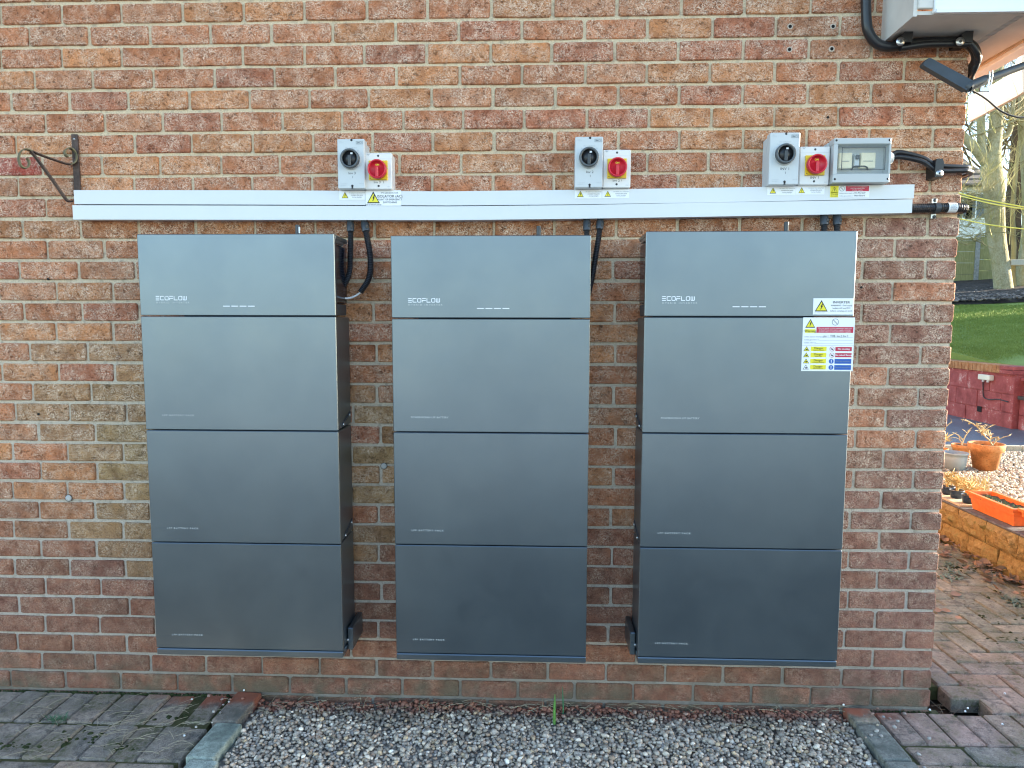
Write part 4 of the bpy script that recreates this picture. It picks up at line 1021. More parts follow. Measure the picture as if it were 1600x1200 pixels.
for k, b in enumerate(pavers):
    me = PVAR[prng.randrange(6)]; rx, ry = prng.uniform(-.012,.012), prng.uniform(-.012,.012)
    if k < 300:
        o = bpy.data.objects.new('paver', me); COL.objects.link(o); o.parent = pav
        o.location = (b[0], b[1], b[6]); o.rotation_euler = (rx, ry, b[2]+prng.uniform(-.012,.012)); o.scale = (b[3], b[4], 1); o.color = (*b[5], 1)
    else:
        M = Matrix.Translation((b[0], b[1], b[6])) @ Matrix.Rotation(b[2], 4, 'Z')
        prest.add([tuple(M @ v_.co) for v_ in me.vertices], [tuple(p_.vertices) for p_ in me.polygons], False, b[5])
if prest.v:
    o = prest.build('paver_rows', PAVER, pav); o['kind'] = 'stuff'; o.color = (0,0,0,1)
# sandy, mossy bedding showing in the joints
bed = MB(); bed.box(-3.2, -1.17, -0.80, 0.002, -0.05, PZ-0.008); bed.box(1.31, 2.79, -0.75, -0.02, -0.05, PZ-0.009); bed.box(1.536, 1.57, -0.02, 0.02, -0.05, PZ-0.012); bed.box(1.78, 2.79, -0.02, 4.7, -0.05, PZ-0.007); bed.box(1.536, 1.78, 0.185, 4.7, -0.05, PZ-0.007)
bed.build('joint_bedding', m_stone('mossy joint sand', ((0.045,0.05,0.016),(0.075,0.075,0.03),(0.12,0.105,0.06)), 18, 0.006), pav)
# moss line along the wall foot
mm = MB(); r = random.Random(5)
def tuft(mb_, x, y, z, s, r, n=9):
    vs = [(0,0,s*0.8)]+[(s*math.cos(2*math.pi*k/n)*r.uniform(.6,1.2), s*math.sin(2*math.pi*k/n)*r.uniform(.5,1.0), 0) for k in range(n)]
    mid = [(v_[0]*0.62, v_[1]*0.62, s*r.uniform(.35,.6)) for v_ in vs[1:]]
    V = [(x+v_[0], y+v_[1], z+v_[2]) for v_ in vs+mid]
    F = []
    for k in range(n):
        k2 = (k+1) % n; F += [(0, 1+n+k, 1+n+k2), (1+n+k, 1+k, 1+k2, 1+n+k2)]
    mb_.add(V, F, True)
xx = -2.3
while xx < -1.18:
    tuft(mm, xx, -0.007, PZ-0.004, r.uniform(.006,.012), r); xx += r.uniform(.006,.018)
xx = 1.30
while xx < 1.535:
    tuft(mm, xx, -0.008, PZ-0.006, r.uniform(.004,.008), r); xx += r.uniform(.008,.02)
for (qx, qy, n_, sp_) in ((24,1165,10,.03),(125,1150,16,.05),(108,1158,10,.03),(150,1152,8,.03),(50,1165,6,.03),(185,1166,6,.03),(262,1120,6,.025),(1560,890,20,.07),(1490,885,24,.08),(1520,945,16,.06),(1545,965,16,.06),(1585,1000,14,.06),(1570,930,16,.06)):
    c_ = px(qx, qy, Z=PZ)
    for _ in range(n_): tuft(mm, c_.x+r.gauss(0,sp_), c_.y+r.gauss(0,sp_*0.5), PZ-0.006, r.uniform(.007,.015), r)
tag(mm.build('moss', MOSS), kind='stuff')

# kerb blocks beside the gravel
def kerb(x, y0, y1, wd, z, tone_, sx=0.0, label=None):
    m_ = MB(); m_.box(-wd/2, wd/2, y0-(y0+y1)/2, y1-(y0+y1)/2, -0.1, 0, 0.007)
    o = m_.build('kerb_block', KERB); o.location = (x, (y0+y1)/2, z); o.rotation_euler = (0, prng.uniform(-.015,.015), sx); o.color = (*tone_, 1)
    o.parent = kb; return o
kb = empty('gravel_kerb', (0,0,0)); kb['kind'] = 'structure'
for (y0, y1, c_) in ((-0.205,-0.004,(0.28,0.22,0.18)), (-0.415,-0.212,(0.33,0.37,0.31)), (-0.625,-0.422,(0.36,0.40,0.35)), (-0.835,-0.632,(0.18,0.18,0.17))):
    kerb(-1.108-0.06*(y0+y1)/2, y0, y1, 0.100, 0.030, c_, -0.06)
for (y0, y1, c_) in ((-0.118,0.0-0.022,(0.30,0.25,0.19)), (-0.330,-0.126,(0.20,0.20,0.175)), (-0.540,-0.338,(0.21,0.21,0.185)), (-0.75,-0.548,(0.15,0.15,0.14))):
    kerb(1.248, y0, y1, 0.098, 0.030, c_, 0.0)

# gravel
import numpy as np
def ico(sub):
    bm = bmesh.new(); bmesh.ops.create_icosphere(bm, subdivisions=sub, radius=1)
    v = np.array([q.co[:] for q in bm.verts]); f = np.array([[q.index for q in p_.verts] for p_ in bm.faces]); bm.free(); return v, f
def pebbles(name, pts, sizes, tones, mat, sub, seed, flat=0.62):
    g = np.random.default_rng(seed); V0, F0 = ico(sub); n = len(pts); nv = len(V0)
    sc = np.stack([g.uniform(.8,1.25,n), g.uniform(.65,1.0,n), g.uniform(flat-.15,flat+.12,n)], 1)*np.array(sizes)[:,None]
    low = 1+0.16*np.sin(V0@g.normal(size=(3,6))*2.2+g.uniform(0,6,6)).mean(1)
    allv = np.empty((n, nv, 3)); 
    for k in range(n):
        a = g.normal(size=(3,3)); a[:,2] = [g.normal()*0.35, g.normal()*0.35, 1]; q, _ = np.linalg.qr(a[:, ::-1]); q = q[:, ::-1]
        lump = 1+0.12*np.sin(V0@g.normal(size=3)*2.4+g.uniform(0,6))+0.07*np.sin(V0@g.normal(size=3)*4+g.uniform(0,6))
        allv[k] = (V0*lump[:,None]*sc[k])@q.T+pts[k]
    F = (F0[None]+(np.arange(n)*nv)[:,None,None]).reshape(-1,3)
    me = bpy.data.meshes.new(name); me.vertices.add(n*nv); me.vertices.foreach_set('co', allv.reshape(-1))
    me.loops.add(F.size); me.loops.foreach_set('vertex_index', F.reshape(-1)); me.polygons.add(len(F))
    me.polygons.foreach_set('loop_start', np.arange(0, F.size, 3)); me.polygons.foreach_set('loop_total', np.full(len(F), 3))
    me.polygons.foreach_set('use_smooth', np.ones(len(F), bool))
    at = me.attributes.new('tone', 'FLOAT_COLOR', 'FACE')
    cc_ = np.concatenate([np.array(tones), np.ones((n,1))], 1); at.data.foreach_set('color', np.repeat(cc_, len(F0), 0).reshape(-1))
    me.materials.append(mat); me.update(); me.validate()
    o = bpy.data.objects.new(name, me); COL.objects.link(o); o['kind'] = 'stuff'; o.color = (0,0,0,1); return o
g = np.random.default_rng(3)
PAL = np.array([(.27,.245,.225),(.32,.29,.265),(.225,.205,.19),(.36,.33,.295),(.28,.215,.175),(.43,.40,.365),(.17,.158,.15),(.37,.30,.22),(.56,.54,.51),(.25,.24,.245)])
PW = np.array([.2,.18,.14,.12,.08,.08,.07,.05,.035,.045]); PW = PW/PW.sum()
pts = []; sz = []
for layer in range(2):
    st = 0.0148
    for i in range(int(2.36/st)):
        for j in range(int(0.62/st)):
            x = -1.085+i*st+g.uniform(-.006,.006); y = -0.62+j*st+g.uniform(-.006,.006)
            if y > -0.006 or x > 1.195 or x < -1.05-0.06*y+0.004: continue
            if layer == 1 and g.random() < 0.45: continue
            s_ = g.uniform(.0062,.0100) if g.random() < .84 else g.uniform(.0098,.0145)
            hump = 0.006*math.sin(x*7.3+1)*math.sin(y*9+x*3)
            edge = 0.010 if y > -0.05 else 0.0
            pts.append((x, y, -0.004+hump+edge*0.3+layer*0.0082+g.uniform(-.003,.004))); sz.append(s_)
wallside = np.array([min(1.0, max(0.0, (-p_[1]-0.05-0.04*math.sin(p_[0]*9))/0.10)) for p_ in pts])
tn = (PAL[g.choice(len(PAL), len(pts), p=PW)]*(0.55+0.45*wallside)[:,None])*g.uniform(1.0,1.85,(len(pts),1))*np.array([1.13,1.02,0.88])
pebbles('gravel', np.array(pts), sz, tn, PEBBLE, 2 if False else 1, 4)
lp = []
for (cx_, n_) in ((-1.16, 10), (1.27, 12), (1.36, 5)):
    for _ in range(n_): lp.append((cx_+g.normal(0, .05), -abs(g.normal(0.10, .09))-.012, (0.034 if abs(abs(cx_)-1.2) < .09 else 0.02)))
pebbles('stray_pebbles', np.array(lp), list(g.uniform(.005, .010, len(lp))), PAL[g.choice(len(PAL), len(lp), p=PW)]*1.3, PEBBLE, 1, 8)
MB().box(-1.06, 1.2, -0.81, 0.003, -0.06, -0.011).build('gravel_bed', m_stone('gravel grit', ((0.17,0.15,0.13),(0.28,0.25,0.22),(0.38,0.35,0.31)), 90, 0.004), kb)
# dry stems and needles lying about
STRAW = plain('dry straw', (0.38, 0.32, 0.22), 0.8, var=0.25, scale=15)
sm = MB(); r = random.Random(12)
def stem(x, y, z, L, a, rr): 
    b = r.uniform(-.35,.35); P_ = []
    for k in range(4):
        t = k/3; P_.append((x+math.cos(a+b*t)*L*t, y+math.sin(a+b*t)*L*t, z+math.sin(t*math.pi)*L*0.06+r.uniform(0,.002)))
    sm.tube(P_, rr, 4, cap=False)
for _ in range(130):
    qx, qy = r.gauss(210, 90), r.gauss(1140, 32)
    if qy < 1085 or qx > 330: continue
    c_ = px(qx, qy, Z=PZ); stem(c_.x, c_.y, PZ+0.004, r.uniform(.02,.10), r.choice([0.5, 0.7, 2.6, 3.4])+r.gauss(0,.35), r.uniform(.0005,.0010))
for _ in range(130):
    c_ = px(r.uniform(330, 1330), r.choice([r.gauss(1105, 10), r.uniform(1090, 1200)]), Z=0.015); 
    if c_.y > -0.01: continue
    stem(c_.x, c_.y, 0.020, r.uniform(.02,.09), r.uniform(0,6.28), r.uniform(.0005,.0011))
for _ in range(150):
    c_ = px(r.uniform(385, 1300), r.gauss(1101, 7), Z=0.015)
    if c_.y < -0.012: stem(c_.x, c_.y, 0.018, r.uniform(.015,.07), r.gauss(0,.6), r.uniform(.0005,.0010))
for _ in range(26):
    c_ = px(r.gauss(1285, 12), r.gauss(1100, 8), Z=0.015); stem(c_.x, min(-0.01,c_.y), 0.022, r.uniform(.03,.08), r.uniform(0,1.2), .0008)
tag(sm.build('straw_litter', STRAW), kind='stuff')
# small white flecks and stones on the paving
fl = MB()
for (qx, qy) in ((288,1151),(300,1094),(1318,1102),(1432,1090),(1512,1108),(1508,1113),(1566,1133),(1570,1085),(383,1077)):
    c_ = px(qx, qy, Z=0.034 if qx in (383,1318) else PZ); fl.lathe([(0,-.003),(.0045,0),(.003,.004),(0,.005)], (c_.x, min(c_.y,-.006) if qx < 1450 else c_.y, (0.032 if qx in (383,1318) else PZ)+.003), 8)
tag(fl.build('pale_chippings', P_WHT), kind='stuff')
# green weed and shoots
GREEN = plain('fresh green leaf', (0.10, 0.24, 0.05), 0.5, var=0.2, scale=40); GRN2 = plain('blue green leaf', (0.05, 0.16, 0.07), 0.6, var=0.2, scale=60)
c_ = px(88, 1127, Z=PZ); wd_ = MB()
for k in range(70):
    a = r.uniform(0, 6.28); L = r.uniform(.015,.045); b0 = Vector((c_.x+r.gauss(0,.018), c_.y+r.gauss(0,.012), PZ)); d_ = Vector((math.cos(a)*L, math.sin(a)*L*0.7, r.uniform(.006,.022)))
    sd = Vector((-d_.y, d_.x, 0)).normalized()*r.uniform(.001,.0022)
    wd_.add([b0-sd*.3, b0+d_*.5-sd+Vector((0,0,.004)), b0+d_, b0+d_*.5+sd+Vector((0,0,.004))], [(0,1,2,3)])
tag(wd_.build('weed', GRN2, None, (c_.x, c_.y, PZ)), 'small ferny green weed growing between the pavers on the left', 'weed')
def blade(mb_, b0, h, w_, lean, n=6):
    v = []; 
    for k in range(n+1):
        t = k/n; c2 = Vector(b0)+Vector((lean[0]*t*t, lean[1]*t*t, h*t)); ww = w_*(1-0.75*t**3)
        v += [c2+Vector((-ww, 0, 0)), c2+Vector((0, -ww*0.5, 0)), c2+Vector((ww, 0, 0)), c2+Vector((0, ww*0.3, 0))]
    f = []
    for k in range(n):
        for q in range(4): f.append((k*4+q, k*4+(q+1)%4, k*4+4+(q+1)%4, k*4+4+q))
    f.append((n*4, n*4+1, n*4+2, n*4+3)); mb_.add(v, f, True)
c_ = px(866, 1128, Z=0.01); sh = MB(); blade(sh, (c_.x, c_.y, 0.0), 0.118, 0.0058, (0.002, 0.0))
tag(sh.build('green_shoot', GREEN, None, (c_.x, c_.y, 0)), 'single pale green bulb shoot standing in the gravel by the wall', 'shoot')
c_ = px(880, 1112, Z=0.01); sh = MB(); blade(sh, (c_.x, min(c_.y,-.02), 0.0), 0.105, 0.0030, (-0.004, 0.01)); 
tag(sh.build('grass_blade', GRN2, None, (c_.x, min(c_.y,-.02), 0)), 'thin dark blade behind the pale green bulb shoot', 'grass blade')
# litter in the hole by the corner
lt = MB()
for _ in range(16):
    c0 = Vector((1.57+r.uniform(0,.11), 0.04+r.uniform(0,.10), -0.045)); lt.tube([c0, c0+Vector((r.uniform(-.05,.05), r.uniform(-.05,.05), r.uniform(.0,.04)))], 0.0008, 4)
tag(lt.build('twig_litter', STRAW), kind='stuff')

# ------------------------------------------------------------------ garden to the right of the house
r = random.Random(77)
GOLD = m_stone('golden mossy walling stone', ((0.17,0.115,0.042),(0.36,0.245,0.095),(0.50,0.37,0.17)), 34, 0.016, 0.92, (0.17,0.15,0.045))
CAPS = m_stone('slate grey wall top', ((0.07,0.075,0.08),(0.13,0.135,0.14),(0.20,0.20,0.20)), 30, 0.006)
rw = empty('retaining_wall', (2.9, 1.5, 0), 'low retaining wall of rough golden stone blocks carrying the orange troughs', 'wall')
def rough_block(mb_, x0, x1, y0, y1, z0, z1, amp, rr, nx=1, ny=5, nz=3):
    """block whose -X face is split-face rough"""
    V = []; idx = {}
    for j in range(ny+1):
        for k in range(nz+1):
            e = 0.0 if (j in (0, ny) or k in (0, nz)) else 1.0
            idx[(j,k)] = len(V); V.append((x0+(0.008*(1-e)) - e*rr.uniform(0, amp), y0+(y1-y0)*j/ny, z0+(z1-z0)*k/nz))
    F = [(idx[(j,k)], idx[(j,k+1)], idx[(j+1,k+1)], idx[(j+1,k)]) for j in range(ny) for k in range(nz)]
    b0 = len(V); V += [(x1,y0,z0),(x1,y1,z0),(x1,y1,z1),(x1,y0,z1)]
    F += [(b0,b0+1,b0+2,b0+3)]
    F += [tuple([idx[(0,k)] for k in range(nz+1)]+[b0+3,b0]), tuple([idx[(ny,k)] for k in range(nz,-1,-1)]+[b0+1,b0+2]),
          tuple([idx[(j,nz)] for j in range(ny+1)]+[b0+2,b0+3]), tuple([idx[(j,0)] for j in range(ny,-1,-1)]+[b0,b0+1])]
    mb_.add(V, F)
TOPJ = [1.401, 1.696, 1.921]
for row, (z0, z1) in enumerate(((-0.06, 0.128), (0.131, 0.262))):
    y = -1.399 if row else -1.55
    k = 0
    js = []
    yy = 1.401-0.28*9 if row else 1.561-0.28*9
    while yy < 4.0:
        js.append(yy); yy += 0.28
    for a, b in zip(js, js[1:]):
        m_ = MB(); rough_block(m_, 2.80+r.uniform(-.006,.006), 2.955, a+0.003, b-0.003, z0, z1, 0.026, r, 1, 9, 5)
        m_.build('stone_block', GOLD, rw)
        if row:
            m_ = MB(); m_.box(2.808, 2.99, a+0.002, b-0.002, z1+0.0005, z1+0.014, 0.003); m_.build('cap_slip', CAPS, rw)
TZ = 0.255
tg = MB(); tg.box(2.957, 12, -4.0, 4.12, -0.2, TZ-0.02)
tag(tg.build('terrace_bed', SOIL), kind='structure')
pts = []; sz = []; gg = np.random.default_rng(9)
for _ in range(17000):
    x = gg.uniform(2.99, 5.6); y = gg.uniform(1.2, 4.08)
    q = proj((x, y, TZ))
    if q[0] < 1340 or q[0] > 2100: continue
    pts.append((x, y, TZ-0.008+gg.uniform(0, .008))); sz.append(gg.uniform(.010, .021))
tn = np.array([(.52,.44,.31),(.40,.34,.25),(.60,.53,.40),(.32,.27,.21),(.46,.36,.25)])[gg.choice(5, len(pts))]*gg.uniform(.8,1.2,(len(pts),1))
pebbles('terrace_gravel', np.array(pts), sz, tn, m_pebble(False, 'pale terrace pebbles'), 1, 5)
EDG = m_stone('pale concrete edging', ((0.34,0.30,0.22),(0.46,0.41,0.31),(0.55,0.50,0.40)), 12, 0.004)
ed = empty('gravel_edging', (0,0,0)); ed['kind'] = 'structure'
x = 2.9
while x < 8.0:
    MB().box(x, x+0.594, 4.125, 4.175, 0.1, TZ+0.045, 0.006).build('edging_slab', EDG, ed); x += 0.6
PATHM = NM('wet blue grey slabs'); aN = PATHM.noise(6, 5, 0.6, stretch=(1, 3, 1)); bN = PATHM.noise(50, 4)
PATHM.set(PATHM.ramp(PATHM.math('ADD', PATHM.math('MULTIPLY', aN, .7), PATHM.math('MULTIPLY', bN, .3)), (0.35, (0.07,0.075,0.085)), (0.52, (0.15,0.16,0.175)), (0.68, (0.26,0.28,0.30))), PATHM.ramp(aN, (0.3, 0.35), (0.7, 0.75)), 0, PATHM.bump(bN, 0.004, 0.6), 0.5)
pt_ = MB(); pt_.box(1.6, 30, 4.18, 30, -0.2, 0.236); pt_.box(5.61, 30, -30, 4.18, -0.2, 0.232)
tag(pt_.build('garden_path', PATHM.m), kind='structure')

# ---- planters
ORANGE = m_translucent('orange trough plastic', (0.74, 0.19, 0.045)); TERRA = m_stone('stained terracotta', ((0.30,0.125,0.045),(0.56,0.22,0.075),(0.66,0.33,0.14)), 11, 0.002, 0.8)
NAVY = plain('dark blue pot plastic', (0.02, 0.045, 0.085), 0.4, var=0.1); GREYPOT = plain('blue grey pot plastic', (0.33, 0.38, 0.39), 0.45, var=0.06, scale=12)
COMP = m_stone('dry compost', ((0.05,0.035,0.022),(0.10,0.07,0.045),(0.17,0.12,0.08)), 60, 0.01)
DRY = plain('dry pale stalks', (0.50, 0.40, 0.22), 0.8, var=0.2, scale=20); GOLDL = plain('golden dry foliage', (0.50, 0.36, 0.13), 0.7, var=0.25, scale=20)
def trough(xc, y0, y1, zb, wd, h, label):
    root = empty('planter_trough', (xc, (y0+y1)/2, zb), label, 'planter', 'orange plastic troughs on the low wall')
    t = 0.022
    def ring(yin0, yin1, hw, z): return [(xc-hw, yin0, z), (xc+hw, yin0, z), (xc+hw, yin1, z), (xc-hw, yin1, z)]
    rows = [ring(y0+t, y1-t, wd/2-t, zb), ring(y0+0.010, y1-0.010, wd/2-0.010, zb+h*0.60), ring(y0+0.004, y1-0.004, wd/2-0.004, zb+h*0.62), ring(y0+0.002, y1-0.002, wd/2-0.002, zb+h*0.84),
            ring(y0-0.010, y1+0.010, wd/2+0.010, zb+h*0.86), ring(y0-0.012, y1+0.012, wd/2+0.012, zb+h), ring(y0+0.008, y1-0.008, wd/2-0.008, zb+h), ring(y0+0.014, y1-0.014, wd/2-0.012, zb+h*0.7)]
    v = [p for rg in rows for p in rg]; f = [(3,2,1,0)]
    for i in range(len(rows)-1):
        for k in range(4): f.append((i*4+k, i*4+(k+1)%4, i*4+4+(k+1)%4, i*4+4+k))
    MB().add(v, f).build('trough_body', ORANGE, root)
    s_ = MB(); n = 14; V = []
    for j in range(n+1):
        for k in range(5):
            V.append((xc-wd/2+0.012+(wd-0.024)*k/4, y0+0.014+(y1-y0-0.028)*j/n, zb+h*0.80+r.uniform(-.008,.008)))
    s_.add(V, [(j*5+k, j*5+k+1, j*5+k+6, j*5+k+5) for j in range(n) for k in range(4)], True); s_.build('compost', COMP, root)
    return root
ya = px(1527, 795, Z=.278).y; yb = px(1588, 824, Z=.278).y
trough(2.93, yb+0.005, ya+0.03, 0.277, 0.155, 0.112, 'long orange plastic trough with green moss inside, on the low golden wall')
trough(2.95, yb-0.60, yb-0.035, 0.277, 0.165, 0.125, 'nearer orange plastic trough cut off by the right edge of the photo')
mt = MB()
for _ in range(260):
    y = r.uniform(yb+0.05, ya-0.02); b0 = Vector((2.93+r.gauss(0,.022), y, 0.277+0.088)); d_ = Vector((r.gauss(0,.008), r.gauss(0,.008), r.uniform(.008,.024)))
    sd = Vector((r.gauss(0,1), r.gauss(0,1), 0)).normalized()*0.0022; mt.add([b0-sd, b0+sd, b0+d_], [(0,1,2)])
tag(mt.build('trough_plants', GRN2, None, (2.93, (ya+yb)/2, 0.365)), 'low green seedlings growing in the long orange trough', 'plant')
bd = MB(); a = px(1462, 768, Z=.29); b = px(1520, 797, Z=.29)
tag(MB().box(2.815, 2.985, ya+0.045, 2.65, 0.277, 0.291, 0.002).build('timber_board', m_wood('pale weathered plank', (0.45,0.36,0.24), (0.62,0.52,0.37), (30,2,30)), None, (2.9, 2.2, .277)), 'pale weathered plank lying under the dark blue pots on the wall', 'plank')
def pot(name, label, x, y, z, rb_, rt_, h, mat, cat='plant pot', group=None, rim=True, soil=0.9):
    root = empty(name, (x, y, z), label, cat, group)
    pr = [(0, 0), (rb_, 0), (rb_+(rt_-rb_)*0.74, h*0.74)]
    if rim: pr += [(rt_*1.04, h*0.745), (rt_*1.09, h*0.985), (rt_*1.07, h), (rt_*0.96, h), (rt_*0.92, h*0.8), (rt_*.8, h*0.6)]
    else: pr += [(rt_*0.98, h*0.9), (rt_*1.03, h*0.9), (rt_*1.05, h*0.99), (rt_*1.03, h), (rt_*0.95, h), (rt_*0.92, h*0.7), (rt_*.8, h*.5)]
    MB().lathe(pr, (x, y, z), 32).build('pot_body', mat, root)
    n = 20; s_ = MB(); V = [(x, y, z+h*soil)]
    for q in (0.5, 0.95):
        for k in range(n): V.append((x+rt_*q*math.cos(2*math.pi*k/n), y+rt_*q*math.sin(2*math.pi*k/n), z+h*(soil-.02)+r.uniform(-.008,.006)))
    F = [(0, 1+k, 1+(k+1)%n) for k in range(n)]+[(1+k, 1+n+k, 1+n+(k+1)%n, 1+(k+1)%n) for k in range(n)]
    s_.add(V, F, True); s_.build('compost', COMP, root)
    return root
def twiggy(name, label, x, y, z, stems, mat, cat='dry plant', leafy=0.0):
    m_ = MB()
    for (dx, dy, h, n) in stems:
        P_ = [Vector((x, y, z))]; 
        for k in range(1, 6):
            t = k/5; P_.append(Vector((x+dx*t+r.gauss(0,.006), y+dy*t, z+h*(t**0.85))))
        m_.tube(P_, [0.0065*(1-0.6*k/5) for k in range(6)], 6)
        for _ in range(n):
            t = r.uniform(.35, 1.0); i = min(4, int(t*5)); b0 = P_[i]+(P_[i+1]-P_[i])*(t*5-i)
            d_ = Vector((r.gauss(0,.04), r.gauss(0,.04), r.uniform(.01,.05)))
            m_.tube([b0, b0+d_*.5+Vector((0,0,.004)), b0+d_], [0.0035, 0.003, 0.0022], 5)
            if leafy:
                for _ in range(2):
                    c0 = b0+d_*r.uniform(.4,1); e_ = Vector((r.gauss(0,.016), r.gauss(0,.016), r.gauss(0,.012))); sd = Vector((r.gauss(0,1), r.gauss(0,1), r.gauss(0,1))).normalized()*leafy
                    m_.add([c0, c0+e_*.5+sd, c0+e_, c0+e_*.5-sd], [(0,1,2,3)])
    o = m_.build(name, mat, None, (x, y, z)); return tag(o, label, cat)
def at_pot(qx, qy, z=TZ): c_ = px(qx, qy, Z=z); return c_.x, c_.y, z
k_ = lambda p_: math.sqrt((p_[0]-CAMP.x)**2+(p_[1]-CAMP.y)**2)/FPX*0.78     # metres per pixel about there
x, y, z = at_pot(1551, 737); s_ = k_((x,y)); 
pot('flower_pot', 'largest terracotta pot, with a dry branching stem leaning left out of it', x, y+0.10, z-0.01, 17*s_, 25*s_, 46*s_, TERRA, group='terracotta pots on the gravel')
twiggy('dry_plant', 'pale dry branching plant leaning left out of the largest terracotta pot', x+0.05, y+0.10, z+40*s_, [(-34*s_, 0.0, 38*s_, 26), (-8*s_, .05, 26*s_, 12), (12*s_, .02, 12*s_, 6)], DRY, leafy=0.006)
x, y, z = at_pot(1502, 737); s_ = k_((x,y))
pot('flower_pot', 'blue grey plastic pot standing left of the largest terracotta pot', x, y+0.09, z-0.01, 15*s_, 18.5*s_, 32*s_, GREYPOT, rim=False, soil=0.86, group='plastic pots on the gravel')
x, y, z = at_pot(1510, 716); s_ = k_((x,y))
pot('flower_pot', 'small terracotta pot with a forked bare plant, behind the blue grey pot', x, y+0.08, z-0.01, 11*s_, 14.5*s_, 23*s_, TERRA, group='terracotta pots on the gravel')
twiggy('dry_plant', 'forked bare plant in the small terracotta pot behind the grey pot', x, y+0.08, z+20*s_, [(-8*s_, 0, 18*s_, 2), (10*s_, 0, 26*s_, 4), (3*s_, 0, 12*s_, 2)], DRY)
x, y, z = at_pot(1477, 728); s_ = k_((x,y))
pot('flower_pot', 'terracotta pot half hidden by the house corner, with a dry bushy stem', x, y+0.08, z-0.01, 9*s_, 11*s_, 30*s_, TERRA, group='terracotta pots on the gravel')
twiggy('dry_plant', 'dry bushy stem in the terracotta pot beside the house corner', x, y+0.08, z+28*s_, [(2*s_, 0, 20*s_, 12), (8*s_, 0, 19*s_, 10), (5*s_, 0, 40*s_, 3)], GOLDL, leafy=0.0035)
for qx, qy, lb_ in ((1476, 783, 'dark blue pot nearest the house corner on the pale plank'), (1490, 789, 'middle one of three dark blue pots on the pale plank'), (1509, 796, 'dark blue pot touching the end of the long orange trough')):
    c_ = px(qx, qy, X=2.885); y = c_.y; s_ = 0.0042
    pot('small_pot', lb_, 2.90, y, 0.2915, 8*s_, 10.5*s_*1.0, 13*s_, NAVY, group='dark blue pots on the low wall', rim=False)
    twiggy('dry_plant', lb_.replace('dark blue pot', 'golden dry seedlings in the dark blue pot').replace('middle one of three', 'golden dry seedlings in the middle one of three').replace('in the middle one of three golden dry seedlings in the dark blue pots', 'in the middle one of three dark blue pots'), 2.90, y, 0.2915+11*s_, [(-.02,.01,.075,10),(.015,.02,.065,10),(.0,-.02,.09,10),(.025,-.01,.06,10)], GOLDL, leafy=0.0035)
# more dry foliage on the ground between pots and wall
dg = MB()
for _ in range(420):
    qx = r.uniform(1470, 1545); qy = r.uniform(752, 775)
    c_ = px(qx, qy, Z=TZ); L = r.uniform(.02,.07); b0 = Vector((c_.x, c_.y, TZ)); d_ = Vector((r.gauss(0,.02), r.gauss(0,.02), L)); sd = Vector((r.gauss(0,1), r.gauss(0,1), 0)).normalized()*.003
    dg.add([b0-sd, b0+sd, b0+d_+sd*.3, b0+d_-sd*.3], [(0,1,2,3)])
tag(dg.build('dry_groundcover', GOLDL), kind='stuff')
# fallen leaves along the foot of the low wall
LEAF = plain('fallen brown leaf', (0.30, 0.20, 0.13), 0.75, var=0.35, scale=9)
lf = MB()
def leafm(m_, c0, L, a, tilt, curl):
    ca, sa = math.cos(a), math.sin(a); V = []
    for (u, w_) in ((0,0),(.25,.32),(.6,.36),(1,0),(.6,-.36),(.25,-.32),(.5,0)):
        p_ = Vector((u*L, w_*L, curl*L*(abs(w_)*1.2+ (u-.5)**2)))
        p_ = Matrix.Rotation(tilt, 3, 'X') @ p_
        V.append(c0+Vector((ca*p_.x-sa*p_.y, sa*p_.x+ca*p_.y, p_.z)))
    m_.add(V, [(0,1,6),(1,2,6),(2,3,6),(3,4,6),(4,5,6),(5,0,6)])
for _ in range(150):
    y = r.uniform(0.6, 2.6); x = 2.775-abs(r.gauss(0, 0.09))
    leafm(lf, Vector((x, y, PZ+0.004+r.uniform(0,.025))), r.uniform(.035,.075), r.uniform(0,6.28), r.gauss(0,.5), r.uniform(.1,.8))
for _ in range(26):
    leafm(lf, Vector((r.uniform(1.65,2.7), r.uniform(0.7,2.4), PZ+0.006)), r.uniform(.03,.06), r.uniform(0,6.28), r.gauss(0,.3), r.uniform(.1,.6))
tag(lf.build('leaf_litter', LEAF), kind='stuff')
wg = MB()
for (qx, qy) in ((1485,884),(1493,896),(1478,903),(1592,946),(1580,940)):
    c_ = px(qx, qy, Z=PZ)
    for k in range(40):
        a = r.uniform(0, 6.28); L = r.uniform(.02,.05); b0 = Vector((c_.x+r.gauss(0,.03), c_.y+r.gauss(0,.03), PZ)); d_ = Vector((math.cos(a)*L, math.sin(a)*L, r.uniform(.008,.022))); sd = Vector((-d_.y, d_.x, 0)).normalized()*.006
        wg.add([b0, b0+d_*.5-sd, b0+d_, b0+d_*.5+sd], [(0,1,2,3)])
tag(wg.build('ground_weeds', plain('grey green leaf', (0.13,0.18,0.12), 0.6, var=0.2, scale=40)), kind='stuff')

